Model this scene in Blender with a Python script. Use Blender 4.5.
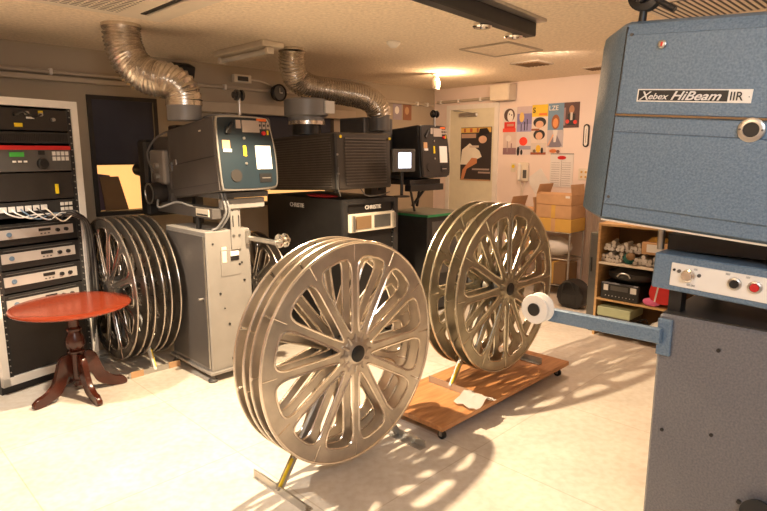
import bpy, bmesh, math, random
from math import sin, cos, pi, radians, sqrt, atan, tan, hypot, atan2
from mathutils import Matrix, Vector
random.seed(7)
for o in list(bpy.data.objects): bpy.data.objects.remove(o)
SC = bpy.context.scene
COL = SC.collection
Q = sqrt(.5)
def P(U, V, z=0.0):                     # room axes (U along the projection wall, V towards it) -> world
    return Vector(((U - V) * Q, (U + V) * Q, z))
# ------------------------------------------------------------------ camera
cam = bpy.data.cameras.new('camera'); camo = bpy.data.objects.new('camera', cam); COL.objects.link(camo)
cam.sensor_width = 36.0; cam.lens = 36.0 * 575 / 767; cam.clip_start = .02
camo.location = (0, 0, 1.6); camo.rotation_euler = (radians(90) - atan(103 / 575), 0, 0)
SC.camera = camo
# ------------------------------------------------------------------ world, lights, exposure
w = bpy.data.worlds.new('world'); SC.world = w; w.use_nodes = True
w.node_tree.nodes['Background'].inputs[0].default_value = (1, .8, .6, 1)
w.node_tree.nodes['Background'].inputs[1].default_value = .3
def lamp(kind, name, loc, power, color, aim=None, **kw):
    l = bpy.data.lights.new(name, kind); l.energy = power; l.color = color
    for k, v in kw.items(): setattr(l, k, v)
    o = bpy.data.objects.new(name, l); COL.objects.link(o); o.location = loc
    if aim is not None: o.rotation_euler = (Vector(aim) - Vector(loc)).to_track_quat('-Z', 'Y').to_euler()
    return o
CEIL = 2.45
lamp('SPOT', 'downlight_lamp', (-.45, 3.16, 2.36), 440, (1, .77, .50), aim=(-.40, 3.16, 0), spot_size=radians(116), spot_blend=.22, shadow_soft_size=.025)
lamp('SPOT', 'left_fill', (-2.45, 2.75, 2.36), 200, (1, .86, .68), aim=(-1.9, 3.0, 0), spot_size=radians(105), spot_blend=.7, shadow_soft_size=.06)  # added spot outside the frame, no fixture; brightens the floor at left
lamp('POINT', 'ceiling_fill', P(.55, .85, 2.08), 14, (1, .70, .42), shadow_soft_size=.12)  # fill light added above the view to lift ceiling and reel fronts
lamp('POINT', 'right_fill', P(3.5, .35, 1.95), 6, (1, .66, .36), shadow_soft_size=.08)  # unseen point light added at right, warms the ceiling and floor there
lamp('POINT', 'bulb_lamp', P(5.03, 4.12, 2.33), 22, (1, .62, .34), shadow_soft_size=.04)
lamp('AREA', 'camera_side_fill', P(.1, -.7, 2.40), 38, (.80, .90, 1.0), aim=P(1.3, .5, 1.0), shape='RECTANGLE', size=1.2, size_y=.4)  # soft cool fill added behind the camera, no real fixture
lamp('AREA', 'door_wall_fill', P(4.6, 2.6, 2.43), 34, (1, .70, .50), aim=P(5.2, 2.9, 0), shape='DISK', size=.35)  # added area light without a fixture, brightens the door wall
vs = SC.view_settings; vs.view_transform = 'Standard'; vs.look = 'None'; vs.gamma = 1; vs.use_curve_mapping = False
vs.exposure = 0.32
# ------------------------------------------------------------------ materials
MATS = {}
def mat(name, col, rough=.6, metal=0., var=0., vscale=12., bump=0., bscale=80., emit=0., spec=.5, col2=None, alpha=None, stretch=None):
    if name in MATS: return MATS[name]
    m = bpy.data.materials.new(name); m.use_nodes = True; nt = m.node_tree; b = nt.nodes['Principled BSDF']
    c = (*col, 1); b.inputs['Base Color'].default_value = c
    b.inputs['Roughness'].default_value = rough; b.inputs['Metallic'].default_value = metal
    b.inputs['Specular IOR Level'].default_value = spec
    tc = nt.nodes.new('ShaderNodeTexCoord'); vec = tc.outputs['Object']
    if stretch:
        mp = nt.nodes.new('ShaderNodeMapping'); mp.inputs['Scale'].default_value = stretch
        nt.links.new(vec, mp.inputs['Vector']); vec = mp.outputs['Vector']
    v = var if (var or col2) else .04
    n = nt.nodes.new('ShaderNodeTexNoise'); n.inputs['Scale'].default_value = vscale; n.inputs['Detail'].default_value = 5
    nt.links.new(vec, n.inputs['Vector'])
    r = nt.nodes.new('ShaderNodeValToRGB'); r.color_ramp.elements[0].position = .3; r.color_ramp.elements[1].position = .7
    lo = tuple(max(0, x * (1 - v)) for x in col); hi = tuple(min(1, x * (1 + v)) for x in col)
    if col2: lo, hi = col, col2
    r.color_ramp.elements[0].color = (*lo, 1); r.color_ramp.elements[1].color = (*hi, 1)
    nt.links.new(n.outputs['Fac'], r.inputs['Fac']); nt.links.new(r.outputs['Color'], b.inputs['Base Color'])
    if bump:
        n2 = nt.nodes.new('ShaderNodeTexNoise'); n2.inputs['Scale'].default_value = bscale; n2.inputs['Detail'].default_value = 3
        nt.links.new(vec, n2.inputs['Vector'])
        bp = nt.nodes.new('ShaderNodeBump'); bp.inputs['Strength'].default_value = bump; bp.inputs['Distance'].default_value = .01
        nt.links.new(n2.outputs['Fac'], bp.inputs['Height']); nt.links.new(bp.outputs['Normal'], b.inputs['Normal'])
    if emit:
        b.inputs['Emission Color'].default_value = c; b.inputs['Emission Strength'].default_value = emit
    MATS[name] = m; return m
M = dict(
 floor=mat('floor_tile', (.66, .61, .545), .42, 0, .10, 3.2, .03, 60),
 ceil=mat('ceiling_texture', (.85, .73, .57), .95, 0, .13, 42, 1.0, 50),
 wall=mat('wall_tan', (.42, .35, .26), .85, 0, .06, 2),
 wallp=mat('wall_cream', (.80, .67, .60), .8, 0, .04, 2),
 cream=mat('cream_paint', (.72, .64, .52), .5),
 ribl=mat('rib_edges', (.12, .10, .085), .45, .2, .1),
 ribbed=mat('ribbed_case', (.062, .052, .044), .5, .1, .1),
 dull=mat('dull_label', (.40, .33, .28), .6),
 silver=mat('silver_face', (.50, .46, .43), .4, .3),
 white=mat('white_paint', (.80, .76, .70), .45),
 navy=mat('blind_navy', (.045, .045, .062), .9),
 blk=mat('black_paint', (.012, .011, .011), .45, 0, .2),
 blk2=mat('charcoal_paint', (.022, .021, .021), .5, 0, .15),
 dgrey=mat('dark_grey_metal', (.10, .095, .09), .5, .2, .1),
 brnblk=mat('brown_black', (.026, .021, .018), .5, .1, .12),
 grey=mat('grey_enamel', (.27, .25, .23), .42, .1, .08, 6, .05, 200),
 greyd=mat('grey_enamel_dark', (.095, .085, .08), .45, .1, .08, 6, .05, 200),
 teal=mat('teal_enamel', (.008, .017, .024), .42, 0, .15, 6),
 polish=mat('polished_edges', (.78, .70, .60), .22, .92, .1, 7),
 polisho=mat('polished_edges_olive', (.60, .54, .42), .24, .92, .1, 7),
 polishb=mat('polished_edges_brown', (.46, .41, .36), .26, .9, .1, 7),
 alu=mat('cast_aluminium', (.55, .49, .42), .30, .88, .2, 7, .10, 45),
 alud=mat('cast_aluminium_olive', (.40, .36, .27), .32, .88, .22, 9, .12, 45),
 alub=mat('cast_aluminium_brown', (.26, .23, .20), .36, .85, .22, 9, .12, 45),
 chrome=mat('chrome', (.8, .78, .74), .15, 1),
 steel=mat('steel', (.5, .48, .45), .35, .9, .1),
 foil=mat('duct_foil', (.68, .62, .54), .27, .92, .12, 30, .15, 40),
 pvc=mat('grey_pvc', (.19, .185, .185), .4, 0, .05),
 wood=mat('dolly_plywood', (.36, .15, .055), .45, 0, 0, 6, .04, 60, col2=(.52, .25, .10), stretch=(1, 9, 1)),
 maho=mat('mahogany', (.16, .022, .008), .22, 0, 0, 7, 0, col2=(.22, .032, .010), stretch=(1, 7, 1)),
 mahod=mat('mahogany_dark', (.055, .012, .006), .25, 0, .3, 9),
 ply=mat('shelf_wood', (.50, .30, .13), .6, 0, .15, 12, 0, stretch=(1, 1, 5)),
 hammer=mat('hammertone_blue', (.10, .16, .235), .36, .1, 0, 150, .28, 170, col2=(.165, .24, .33)),
 hammerg=mat('hammertone_grey', (.12, .12, .135), .42, .1, 0, 150, .28, 170, col2=(.18, .18, .195)),
 label=mat('label_cream', (.80, .76, .70), .5),
 paper=mat('paper_white', (.72, .69, .66), .8),
 yel=mat('yellow_tape', (.80, .58, .02), .5),
 red=mat('red_plastic', (.55, .02, .02), .4),
 redb=mat('red_fabric', (.60, .03, .03), .8),
 org=mat('orange_sign', (.75, .14, .02), .5),
 green=mat('green_tape', (.03, .22, .08), .5),
 cardb=mat('cardboard', (.52, .31, .16), .85, 0, .08, 8),
 cardy=mat('cardboard_yellow', (.60, .36, .08), .7, 0, .05, 8),
 cloth=mat('white_cloth', (.62, .58, .55), .95, 0, .1, 30, .3, 60),
 rubber=mat('black_rubber', (.015, .015, .015), .7),
 olive=mat('olive_grey', (.11, .11, .085), .6),
 lcd=mat('lit_screen', (.72, .80, 1.0), .3, emit=1.6),
 lcdg=mat('green_display', (.05, .30, .04), .4, emit=.15),
 warmwin=mat('lit_window', (.95, .50, .16), .9, emit=1.0, spec=0),
 tube=mat('fluorescent_tube', (.75, .70, .62), .4),
 bulb=mat('bulb_glass', (1, .80, .50), .4, emit=9),
 brown=mat('brown_card', (.22, .13, .06), .8),
 mauve=mat('mauve_panel', (.17, .11, .13), .8),
 curtain=mat('beige_cloth', (.62, .50, .40), .9),
 pipe=mat('pipe_cream', (.46, .39, .30), .55),
 doorm=mat('door_cream', (.72, .68, .52), .5),
)
# ------------------------------------------------------------------ mesh builder
class MB:
    def __init__(s, mx=None): s.bm = bmesh.new(); s.M = mx or Matrix(); s.mi = 0
    def _v(s, p): return s.bm.verts.new(s.M @ Vector(p))
    def _f(s, vs):
        try: f = s.bm.faces.new(vs); f.material_index = s.mi; f.smooth = True; return f
        except ValueError: return None
    def box(s, x0, x1, y0, y1, z0, z1, bev=0, seg=1):
        v = [s._v((x, y, z)) for x in (x0, x1) for y in (y0, y1) for z in (z0, z1)]
        fs = [s._f([v[i] for i in q]) for q in ((0, 1, 3, 2), (4, 6, 7, 5), (0, 4, 5, 1), (2, 3, 7, 6), (0, 2, 6, 4), (1, 5, 7, 3))]
        if bev:
            es = list({e for f in fs for e in f.edges})
            bmesh.ops.bevel(s.bm, geom=es, offset=bev, segments=seg, affect='EDGES', profile=.5, clamp_overlap=True, material=-1)
        return s
    def cyl(s, p, q, r, r2=None, n=20, caps=True):
        p = Vector(p); q = Vector(q); r2 = r if r2 is None else r2
        d = (q - p).normalized(); a = d.orthogonal().normalized(); b = d.cross(a)
        A = []; B = []
        for k in range(n):
            t = 2 * pi * k / n; u = a * cos(t) + b * sin(t); A.append(s._v(p + u * r)); B.append(s._v(q + u * r2))
        for k in range(n): s._f([A[k], A[(k + 1) % n], B[(k + 1) % n], B[k]])
        if caps: s._f(A[::-1]); s._f(B)
        return s
    def lathe(s, prof, c=(0, 0, 0), ax='z', n=32):
        c = Vector(c); R = []
        for (r, h) in prof:
            ring = []
            for k in range(n):
                t = 2 * pi * k / n
                if ax == 'z': p = Vector((r * cos(t), r * sin(t), h))
                elif ax == 'y': p = Vector((r * sin(t), h, r * cos(t)))
                else: p = Vector((h, r * cos(t), r * sin(t)))
                ring.append(s._v(c + p))
            R.append(ring)
        for a, b in zip(R, R[1:]):
            for k in range(n): s._f([a[k], a[(k + 1) % n], b[(k + 1) % n], b[k]])
        s._f(R[0][::-1]); s._f(R[-1]); return s
    def tube(s, pts, r, n=8, closed=False, caps=True):
        pts = [Vector(p) for p in pts]; N = len(pts); R = []; prev = None
        for i, p in enumerate(pts):
            a = pts[(i - 1) % N] if (i or closed) else p; b = pts[(i + 1) % N] if (i < N - 1 or closed) else p
            d = (b - a).normalized()
            u = d.orthogonal().normalized() if prev is None else (prev - d * prev.dot(d)).normalized()
            prev = u; w_ = d.cross(u); rr = r[i] if isinstance(r, (list, tuple)) else r
            R.append([s._v(p + (u * cos(2 * pi * k / n) + w_ * sin(2 * pi * k / n)) * rr) for k in range(n)])
        L = N if closed else N - 1
        for i in range(L):
            a, b = R[i], R[(i + 1) % N]
            for k in range(n): s._f([a[k], a[(k + 1) % n], b[(k + 1) % n], b[k]])
        if caps and not closed: s._f(R[0][::-1]); s._f(R[-1])
        return s
    def prism(s, poly, a, b, plane='xz', bev=0):          # polygon in plane, extruded a..b on the third axis
        def mk(p, h): return {'xz': (p[0], h, p[1]), 'xy': (p[0], p[1], h), 'yz': (h, p[0], p[1])}[plane]
        A = [s._v(mk(p, a)) for p in poly]; B = [s._v(mk(p, b)) for p in poly]; n = len(poly); fs = []
        for k in range(n): fs.append(s._f([A[k], A[(k + 1) % n], B[(k + 1) % n], B[k]]))
        fs.append(s._f(A[::-1])); fs.append(s._f(B))
        if bev:
            es = list({e for f in fs[-2:] if f for e in f.edges})
            bmesh.ops.bevel(s.bm, geom=es, offset=bev, segments=2, affect='EDGES', profile=.5, clamp_overlap=True, material=-1)
        return s
    def ball(s, c, rx, ry=None, rz=None, n=16, m=10, jit=0):
        ry = rx if ry is None else ry; rz = rx if rz is None else rz; c = Vector(c); R = []
        for i in range(1, m):
            ph = pi * i / m
            R.append([s._v(c + Vector((rx * sin(ph) * cos(2 * pi * k / n), ry * sin(ph) * sin(2 * pi * k / n), rz * cos(ph))) * (1 + jit * (random.random() - .5))) for k in range(n)])
        t = s._v(c + Vector((0, 0, rz))); b = s._v(c - Vector((0, 0, rz)))
        for k in range(n): s._f([t, R[0][k], R[0][(k + 1) % n]]); s._f([b, R[-1][(k + 1) % n], R[-1][k]])
        for a, d in zip(R, R[1:]):
            for k in range(n): s._f([a[k], d[k], d[(k + 1) % n], a[(k + 1) % n]])
        return s
    def build(s, name, mats, parent=None, loc=None, rot=None, sharp=35):
        me = bpy.data.meshes.new(name); bmesh.ops.recalc_face_normals(s.bm, faces=s.bm.faces[:]); s.bm.to_mesh(me); s.bm.free()
        for m in (mats if isinstance(mats, (list, tuple)) else [mats]): me.materials.append(M[m] if isinstance(m, str) else m)
        me.set_sharp_from_angle(angle=radians(sharp))
        o = bpy.data.objects.new(name, me); COL.objects.link(o)
        if parent: o.parent = parent
        if loc is not None: o.location = loc
        if rot is not None: o.rotation_euler = rot
        return o
def B(name, m, parent, *b, bev=0, **kw): return MB().box(*b, bev=bev).build(name, m, parent, **kw)
def tag(o, label=None, cat=None, group=None, kind=None):
    for k, v in (('label', label), ('category', cat), ('group', group), ('kind', kind)):
        if v: o[k] = v
    return o
def T(name, label, cat, U, V, z=0, rot=45, group=None):
    o = bpy.data.objects.new(name, None); COL.objects.link(o); o.location = P(U, V, z); o.rotation_euler = (0, 0, radians(rot))
    o.empty_display_size = .05
    return tag(o, label, cat, group)
def ST(o): o['kind'] = 'structure'; return o
def text(name, s, size, m, parent, loc, rot, depth=.001, shear=0., sx=1., bold=.0, align='LEFT'):
    c = bpy.data.curves.new(name, 'FONT'); c.body = s; c.size = size; c.extrude = depth; c.shear = shear; c.offset = bold; c.align_x = align
    o = bpy.data.objects.new(name + '_curve', c); COL.objects.link(o)
    bpy.context.view_layer.update()
    me = bpy.data.meshes.new_from_object(o.evaluated_get(bpy.context.evaluated_depsgraph_get()))
    bpy.data.objects.remove(o); me.materials.clear(); me.materials.append(M[m])
    n = bpy.data.objects.new(name, me); COL.objects.link(n); n.parent = parent; n.location = loc; n.rotation_euler = rot; n.scale = (sx, 1, 1)
    return n
def catmull(pts, k=8):
    pts = [Vector(p) for p in pts]; pp = [pts[0] * 2 - pts[1]] + pts + [pts[-1] * 2 - pts[-2]]; out = []
    for i in range(1, len(pp) - 2):
        a, b, c, d = pp[i - 1:i + 3]
        for j in range(k):
            t = j / k; out.append(.5 * ((2 * b) + (c - a) * t + (2 * a - 5 * b + 4 * c - d) * t * t + (3 * b - a - 3 * c + d) * t ** 3))
    out.append(pts[-1]); return out
def resample(pts, step):
    out = [pts[0]]; acc = 0
    for a, b in zip(pts, pts[1:]):
        L = (b - a).length; t = step - acc
        while t <= L: out.append(a + (b - a) * (t / L)); t += step
        acc = (acc + L) % step
    return out
def chaikin(poly, it=3):
    for _ in range(it):
        o = []
        for i in range(len(poly)):
            a = poly[i]; b = poly[(i + 1) % len(poly)]
            o += [(a[0] * .75 + b[0] * .25, a[1] * .75 + b[1] * .25), (a[0] * .25 + b[0] * .75, a[1] * .25 + b[1] * .75)]
        poly = o
    return poly
def copy_tree(root, loc, rotz=None):
    r = root.copy(); COL.objects.link(r); r.location = loc
    if rotz is not None: r.rotation_euler = (0, 0, rotz)
    for ch in list(root.children):
        c = ch.copy(); COL.objects.link(c); c.parent = r
        for g in list(ch.children):
            d = g.copy(); COL.objects.link(d); d.parent = c
    return r
# ================================================================== THE ROOM
WV, WU = 5.3, 6.3
U0, V0 = -1.2, -1.7
room = Matrix.Rotation(radians(45), 4, 'Z')
def RB(name, m, *b, bev=0): return ST(MB(room).box(*b, bev=bev).build(name, m))
# floor with tile joints
fm = M['floor']; nt = fm.node_tree; bs = nt.nodes['Principled BSDF']
src = bs.inputs['Base Color'].links[0].from_socket
tc = nt.nodes.new('ShaderNodeTexCoord'); mp = nt.nodes.new('ShaderNodeMapping'); mp.inputs['Rotation'].default_value = (0, 0, radians(-45)); mp.inputs['Location'].default_value = (.32, .1, 0)
nt.links.new(tc.outputs['Object'], mp.inputs['Vector'])
bk = nt.nodes.new('ShaderNodeTexBrick'); bk.offset = 0; bk.inputs['Scale'].default_value = 1; bk.inputs['Brick Width'].default_value = .9; bk.inputs['Row Height'].default_value = .9
bk.inputs['Mortar Size'].default_value = .0035; bk.inputs['Mortar Smooth'].default_value = .3
bk.inputs['Color1'].default_value = (1, 1, 1, 1); bk.inputs['Color2'].default_value = (.98, .975, .97, 1); bk.inputs['Mortar'].default_value = (.78, .74, .68, 1)
nt.links.new(mp.outputs['Vector'], bk.inputs['Vector'])
mx = nt.nodes.new('ShaderNodeMixRGB'); mx.blend_type = 'MULTIPLY'; mx.inputs['Fac'].default_value = 1
n3 = nt.nodes.new('ShaderNodeTexNoise'); n3.inputs['Scale'].default_value = 25; n3.inputs['Detail'].default_value = 8
r3 = nt.nodes.new('ShaderNodeValToRGB'); r3.color_ramp.elements[0].position = .35; r3.color_ramp.elements[0].color = (.86, .82, .76, 1); r3.color_ramp.elements[1].position = .6; r3.color_ramp.elements[1].color = (1, 1, 1, 1)
nt.links.new(tc.outputs['Object'], n3.inputs['Vector']); nt.links.new(n3.outputs['Fac'], r3.inputs['Fac'])
mx2 = nt.nodes.new('ShaderNodeMixRGB'); mx2.blend_type = 'MULTIPLY'; mx2.inputs['Fac'].default_value = .7
nt.links.new(src, mx.inputs['Color1']); nt.links.new(bk.outputs['Color'], mx.inputs['Color2'])
nt.links.new(mx.outputs['Color'], mx2.inputs['Color1']); nt.links.new(r3.outputs['Color'], mx2.inputs['Color2'])
nt.links.new(mx2.outputs['Color'], bs.inputs['Base Color'])
RB('floor', 'floor', U0 - .2, WU + .2, V0 - .2, WV + .2, -.1, 0)
RB('ceiling', 'ceil', U0 - .2, WU + .2, V0 - .2, WV + .2, CEIL, CEIL + .1)
RB('wall_right', 'wallp', WU, WU + .12, V0, WV, 0, CEIL)
RB('wall_near', 'wallp', U0, WU, V0 - .12, V0, 0, CEIL)
RB('wall_left', 'wallp', U0 - .12, U0, V0, WV, 0, CEIL)
# projection wall with real openings (window 1: U 1.78-2.36, z 1.07-2.08; window 2: U 3.33-4.45, z 1.06-2.06)
w1 = (1.76, 2.36, 1.05, 2.08); w2 = (3.02, 4.46, 1.04, 2.06)
wb = MB(room)
for b in ((U0, w1[0], 0, CEIL), (w1[1], w2[0], 0, CEIL), (w2[1], WU, 0, CEIL), (w1[0], w1[1], 0, w1[2]), (w1[0], w1[1], w1[3], CEIL), (w2[0], w2[1], 0, w2[2]), (w2[0], w2[1], w2[3], CEIL)):
    wb.box(b[0], b[1], WV, WV + .14, b[2], b[3])
ST(wb.build('wall_projection', 'wall'))
for i, wd in enumerate((w1, w2)):
    f = MB(room); u0, u1, z0, z1 = wd; t = .035
    f.box(u0, u0 + t, WV - .02, WV + .12, z0, z1).box(u1 - t, u1, WV - .02, WV + .12, z0, z1).box(u0, u1, WV - .02, WV + .12, z0, z0 + t).box(u0, u1, WV - .02, WV + .12, z1 - t, z1)
    ST(f.build('window_%d' % (i + 1), 'brnblk'))
ST(MB(room).box(w1[0] + .035, w1[1] - .035, WV + .13, WV + .15, w1[2], w1[3]).build('window_3', 'warmwin'))
ST(MB(room).box(w2[0] + .035, w2[1] - .035, WV + .13, WV + .15, w2[2], w2[3]).build('window_4', 'warmwin'))
RB('trim_1', 'pipe', U0, 2.75, WV - .07, WV, 2.165, 2.205, bev=.006)
RB('trim_2', 'pipe', 2.75, 4.75, WV - .09, WV, 1.985, 2.085, bev=.006)
RB('baseboard_projection', 'brnblk', U0, WU, WV - .012, WV, 0, .07)
RB('baseboard_right', 'brnblk', WU - .012, WU, V0, 4.2, 0, .07)
# window blinds
for nm, (u0, u1, z0, z1), lb in (('window_blind', (1.80, 2.32, 1.50, 2.045), 'dark navy blind lowered over the left projection window above a lit gap'),
                                 ('window_blind', (3.06, 4.42, 1.28, 2.02), 'wide dark blind over the middle projection window behind the ribbed projector')):
    t = T(nm, lb, 'blind', u0, WV - .004, z0)
    B('fabric', 'navy', t, 0, u1 - u0, -.004, .004, 0, z1 - z0); MB().cyl((0, 0, 0), (u1 - u0, 0, 0), .008, n=10).build('bottom_rail', 'blk', t)
t = T('leaning_card', 'brown card panel leaning in the left window opening', 'card', 1.83, WV + .045, 1.09)
MB().prism([(.03, 0), (.23, 0), (.16, .30), (0, .30)], -.006, .006).build('sheet', 'brown', t)
t = T('window_panel', 'dull mauve panel standing at the left edge of the lit window opening', 'panel', 1.80, WV + .085, 1.09)
MB().prism([(0, 0), (.13, 0), (.13, .31), (0, .33)], -.006, .006).build('sheet', 'mauve', t)
# door
t = MB(room); t.box(WU - .03, WU, 5.0, 5.06, 0, 2.22).box(WU - .03, WU, 4.23, 4.29, 0, 2.22).box(WU - .03, WU, 4.29, 5.0, 2.16, 2.22)
ST(t.build('trim_3', 'white'))
dr = ST(MB(room).box(WU - .022, WU - .002, 4.29, 5.0, .01, 2.16).build('door_1', 'doorm'))
dl = MB(room).box(WU - .05, WU - .02, 4.55, 4.85, 2.06, 2.11, bev=.01).build('door_closer', 'steel'); dl.parent = dr
MB(room).tube([P(0, 0)] and [(WU - .05, 4.6, 2.10), (WU - .16, 4.75, 2.13), (WU - .04, 4.93, 2.15)], .007).build('closer_arm', 'steel', dl)
# conduit pipes
def pipe_run(label, pts, r, clips, axis):
    o = MB(room); o.tube(pts, r, 12)
    t_ = T('conduit_pipe', label, 'pipe', *pts[0][:2], pts[0][2])
    m = MB(Matrix.Translation((-Vector(pts[0])))); m.tube(pts, r, 12); m.build('tube', 'pipe', t_)
    for c in clips:
        m = MB(Matrix.Translation((-Vector(pts[0]))))
        if axis == 'u': m.box(c - .012, c + .012, pts[0][1] - r - .008, WV, pts[0][2] - r - .008, pts[0][2] + r + .008, bev=.004)
        else: m.box(pts[0][0] - r - .008, WU, c - .012, c + .012, pts[0][2] - r - .008, pts[0][2] + r + .008, bev=.004)
        m.build('clip', 'white', t_)
pipe_run('beige conduit pipe clipped along the projection wall above the windows', [(-.9, WV - .03, 2.235), (6.24, WV - .03, 2.235)], .018, (1.50, 2.3, 3.05, 4.9, 5.9, 6.1), 'u')
pipe_run('cream conduit pipe over the door ending at the white junction box', [(WU - .035, 5.22, 2.27), (WU - .035, 4.30, 2.275)], .018, (5.15, 4.85, 4.5), 'v')
# ================================================================== CEILING FITTINGS
def surf(name, label, cat, U, V, z=CEIL, group=None, rot=45): return T(name, label, cat, U, V, z, rot, group)
t = surf('ceiling_cassette', 'large cream ceiling air unit with slatted grille at top left', 'air conditioner', .98, 3.25)
B('panel', 'cream', t, -.62, .78, -.6, .52, -.03, 0, bev=.012)
B('grille_recess', 'blk', t, -.42, .46, -.42, .42, -.032, -.028)
g = MB()
for k in range(22): g.box(-.42, .46, -.415 + k * .038, -.397 + k * .038, -.0335, -.0322)
for k in range(18): g.box(-.42 + k * .05, -.41 + k * .05, -.42, .42, -.0345, -.0335)
g.build('grille', 'cream', t)
B('air_slot', 'blk', t, .57, .60, -.40, .36, -.034, -.028); B('louvre', 'cream', t, .605, .66, -.40, .36, -.045, -.03, bev=.004)
t = surf('ceiling_vent', 'slatted ceiling air grille above the blue projector', 'vent', 3.85, 1.05)
B('frame', 'cream', t, -.30, .30, -.42, .42, -.015, 0); g = MB()
for k in range(22): g.box(-.26, -.26 + .52, -.38 + k * .035, -.362 + k * .035, -.0185, -.016)
g.build('slats', 'cream', t); B('recess', 'brnblk', t, -.27, .27, -.39, .39, -.017, -.014)
for (U, V, sz, lb) in ((5.10, 3.08, .15, 'small square dark ceiling vent between hatch and door wall'), (5.83, 2.78, .10, 'small dark ceiling vent next to the blue projector corner')):
    t = surf('square_vent', lb, 'vent', U, V)
    B('frame', 'pipe', t, -sz, sz, -sz, sz, -.012, 0); g = MB()
    for k in range(6): g.box(-sz * .8, sz * .8, -sz * .8 + k * sz * .27, -sz * .8 + k * sz * .27 + sz * .14, -.02, -.01)
    g.build('slats', 'brown', t)
t = surf('ceiling_hatch', 'flat square access hatch with thin frame in the ceiling', 'hatch', 4.25, 2.86)
B('panel', 'ceil', t, -.24, .24, -.22, .22, -.006, 0); g = MB()
for b in ((-.26, .26, -.24, -.22), (-.26, .26, .22, .24), (-.26, -.24, -.22, .22), (.24, .26, -.22, .22)): g.box(*b, -.012, 0)
g.build('frame', 'pipe', t)
t = surf('smoke_detector', 'small white round smoke detector on the ceiling', 'smoke detector', 3.38, 3.27)
MB().lathe([(.055, 0), (.055, -.012), (.04, -.03), (.022, -.045), (.005, -.047)], n=24).build('body', 'white', t)
t = surf('fluorescent_fixture', 'white fluorescent batten light fixed on the ceiling, unlit', 'light', 2.70, 4.36)
B('housing', 'cream', t, -.10, .10, -.46, .30, -.045, 0, bev=.008); MB().cyl((-.03, -.42, -.075), (-.03, .26, -.075), .020, n=14).build('tube', 'tube', t)
B('end_cap', 'cream', t, -.06, .0, -.46, -.42, -.10, -.05, bev=.004); B('end_cap', 'cream', t, -.06, .0, .26, .30, -.10, -.05, bev=.004)
t = surf('rail_light', 'long dark lighting rail hanging at the top of the ceiling with two chrome spots', 'light', 2.6, 2.05, CEIL, rot=50)
B('rail', 'blk2', t, -1.4, .92, -.03, .05, -.10, -.01, bev=.006); B('mounting_plate', 'steel', t, -1.4, .92, -.10, -.035, -.018, 0)
for x in (.40, .80):
    s_ = MB().lathe([(.052, 0), (.058, -.02), (.05, -.03), (.036, -.028), (.03, -.012)], c=(x, .07, -.085), n=28).build('spot_ring', 'chrome', t)
    MB().lathe([(.028, 0), (.028, -.012), (.01, -.016)], c=(x, .07, -.088), n=20).build('spot_lens', 'blk', s_)
t = surf('bare_bulb', 'lit bare bulb in a white holder on the ceiling near the door', 'light bulb', 5.0, 4.19)
MB().lathe([(.05, 0), (.05, -.02), (.025, -.03), (.025, -.045)], n=20).build('holder', 'cream', t)
MB().lathe([(.02, -.045), (.035, -.06), (.042, -.10), (.036, -.17), (.012, -.18)], n=20).build('glass', 'tube', t)
t = surf('recessed_downlight', 'round recessed downlight above the nearest reels at the top edge', 'light', (-.45 + 3.16) * Q, (3.16 + .45) * Q, CEIL - .001)
MB().lathe([(.09, 0), (.09, -.012), (.07, -.016), (.062, -.006), (.06, 0)], n=28).build('ring', 'white', t)
t = T('wall_speaker', 'small black wall speaker tucked behind the left foil duct', 'speaker', 2.58, WV - .10, 2.33)
MB(Matrix.Rotation(radians(20), 4, 'X')).box(-.09, .09, -.08, .06, -.04, .07, bev=.01).build('cabinet', 'blk', t); MB().cyl((0, .02, .0), (0, .10, .02), .015).build('bracket', 'blk', t)
t = T('wall_clock', 'small round black-rimmed dial on the projection wall beside the second duct', 'clock', 3.66, WV - .075, 2.22)
MB().lathe([(.085, .03), (.09, -.02), (.078, -.03), (.072, -.018)], ax='y', n=28).build('rim', 'blk', t)
MB().lathe([(.074, 0), (.074, -.016)], ax='y', n=28).build('face', 'mauve', t); MB().box(-.003, .003, -.021, -.018, 0, .05).box(0, .035, -.021, -.018, -.003, .003).build('hand', 'label', t)
t = T('wall_socket_box', 'grey switch box high on the projection wall between the two ducts', 'socket', 3.25, WV - .02, 2.33)
B('box', 'cream', t, -.10, .10, -.03, .02, -.04, .04, bev=.006); B('socket', 'blk', t, -.06, .06, -.034, -.028, -.022, .022)
MB().tube(catmull([(.1, -.01, 0), (.25, -.01, -.01), (.40, -.02, -.06), (.55, -.03, -.10)]), .008).build('cable', 'cream', t)
t = T('junction_box', 'white square junction box high on the wall at the end of the conduit', 'box', WU, 4.13, 2.33)
B('body', 'cream', t, -.16, 0, -.13, .15, -.10, .09, bev=.006); B('lid', 'cream', t, -.167, -.16, -.12, .14, -.09, .08)
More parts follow.
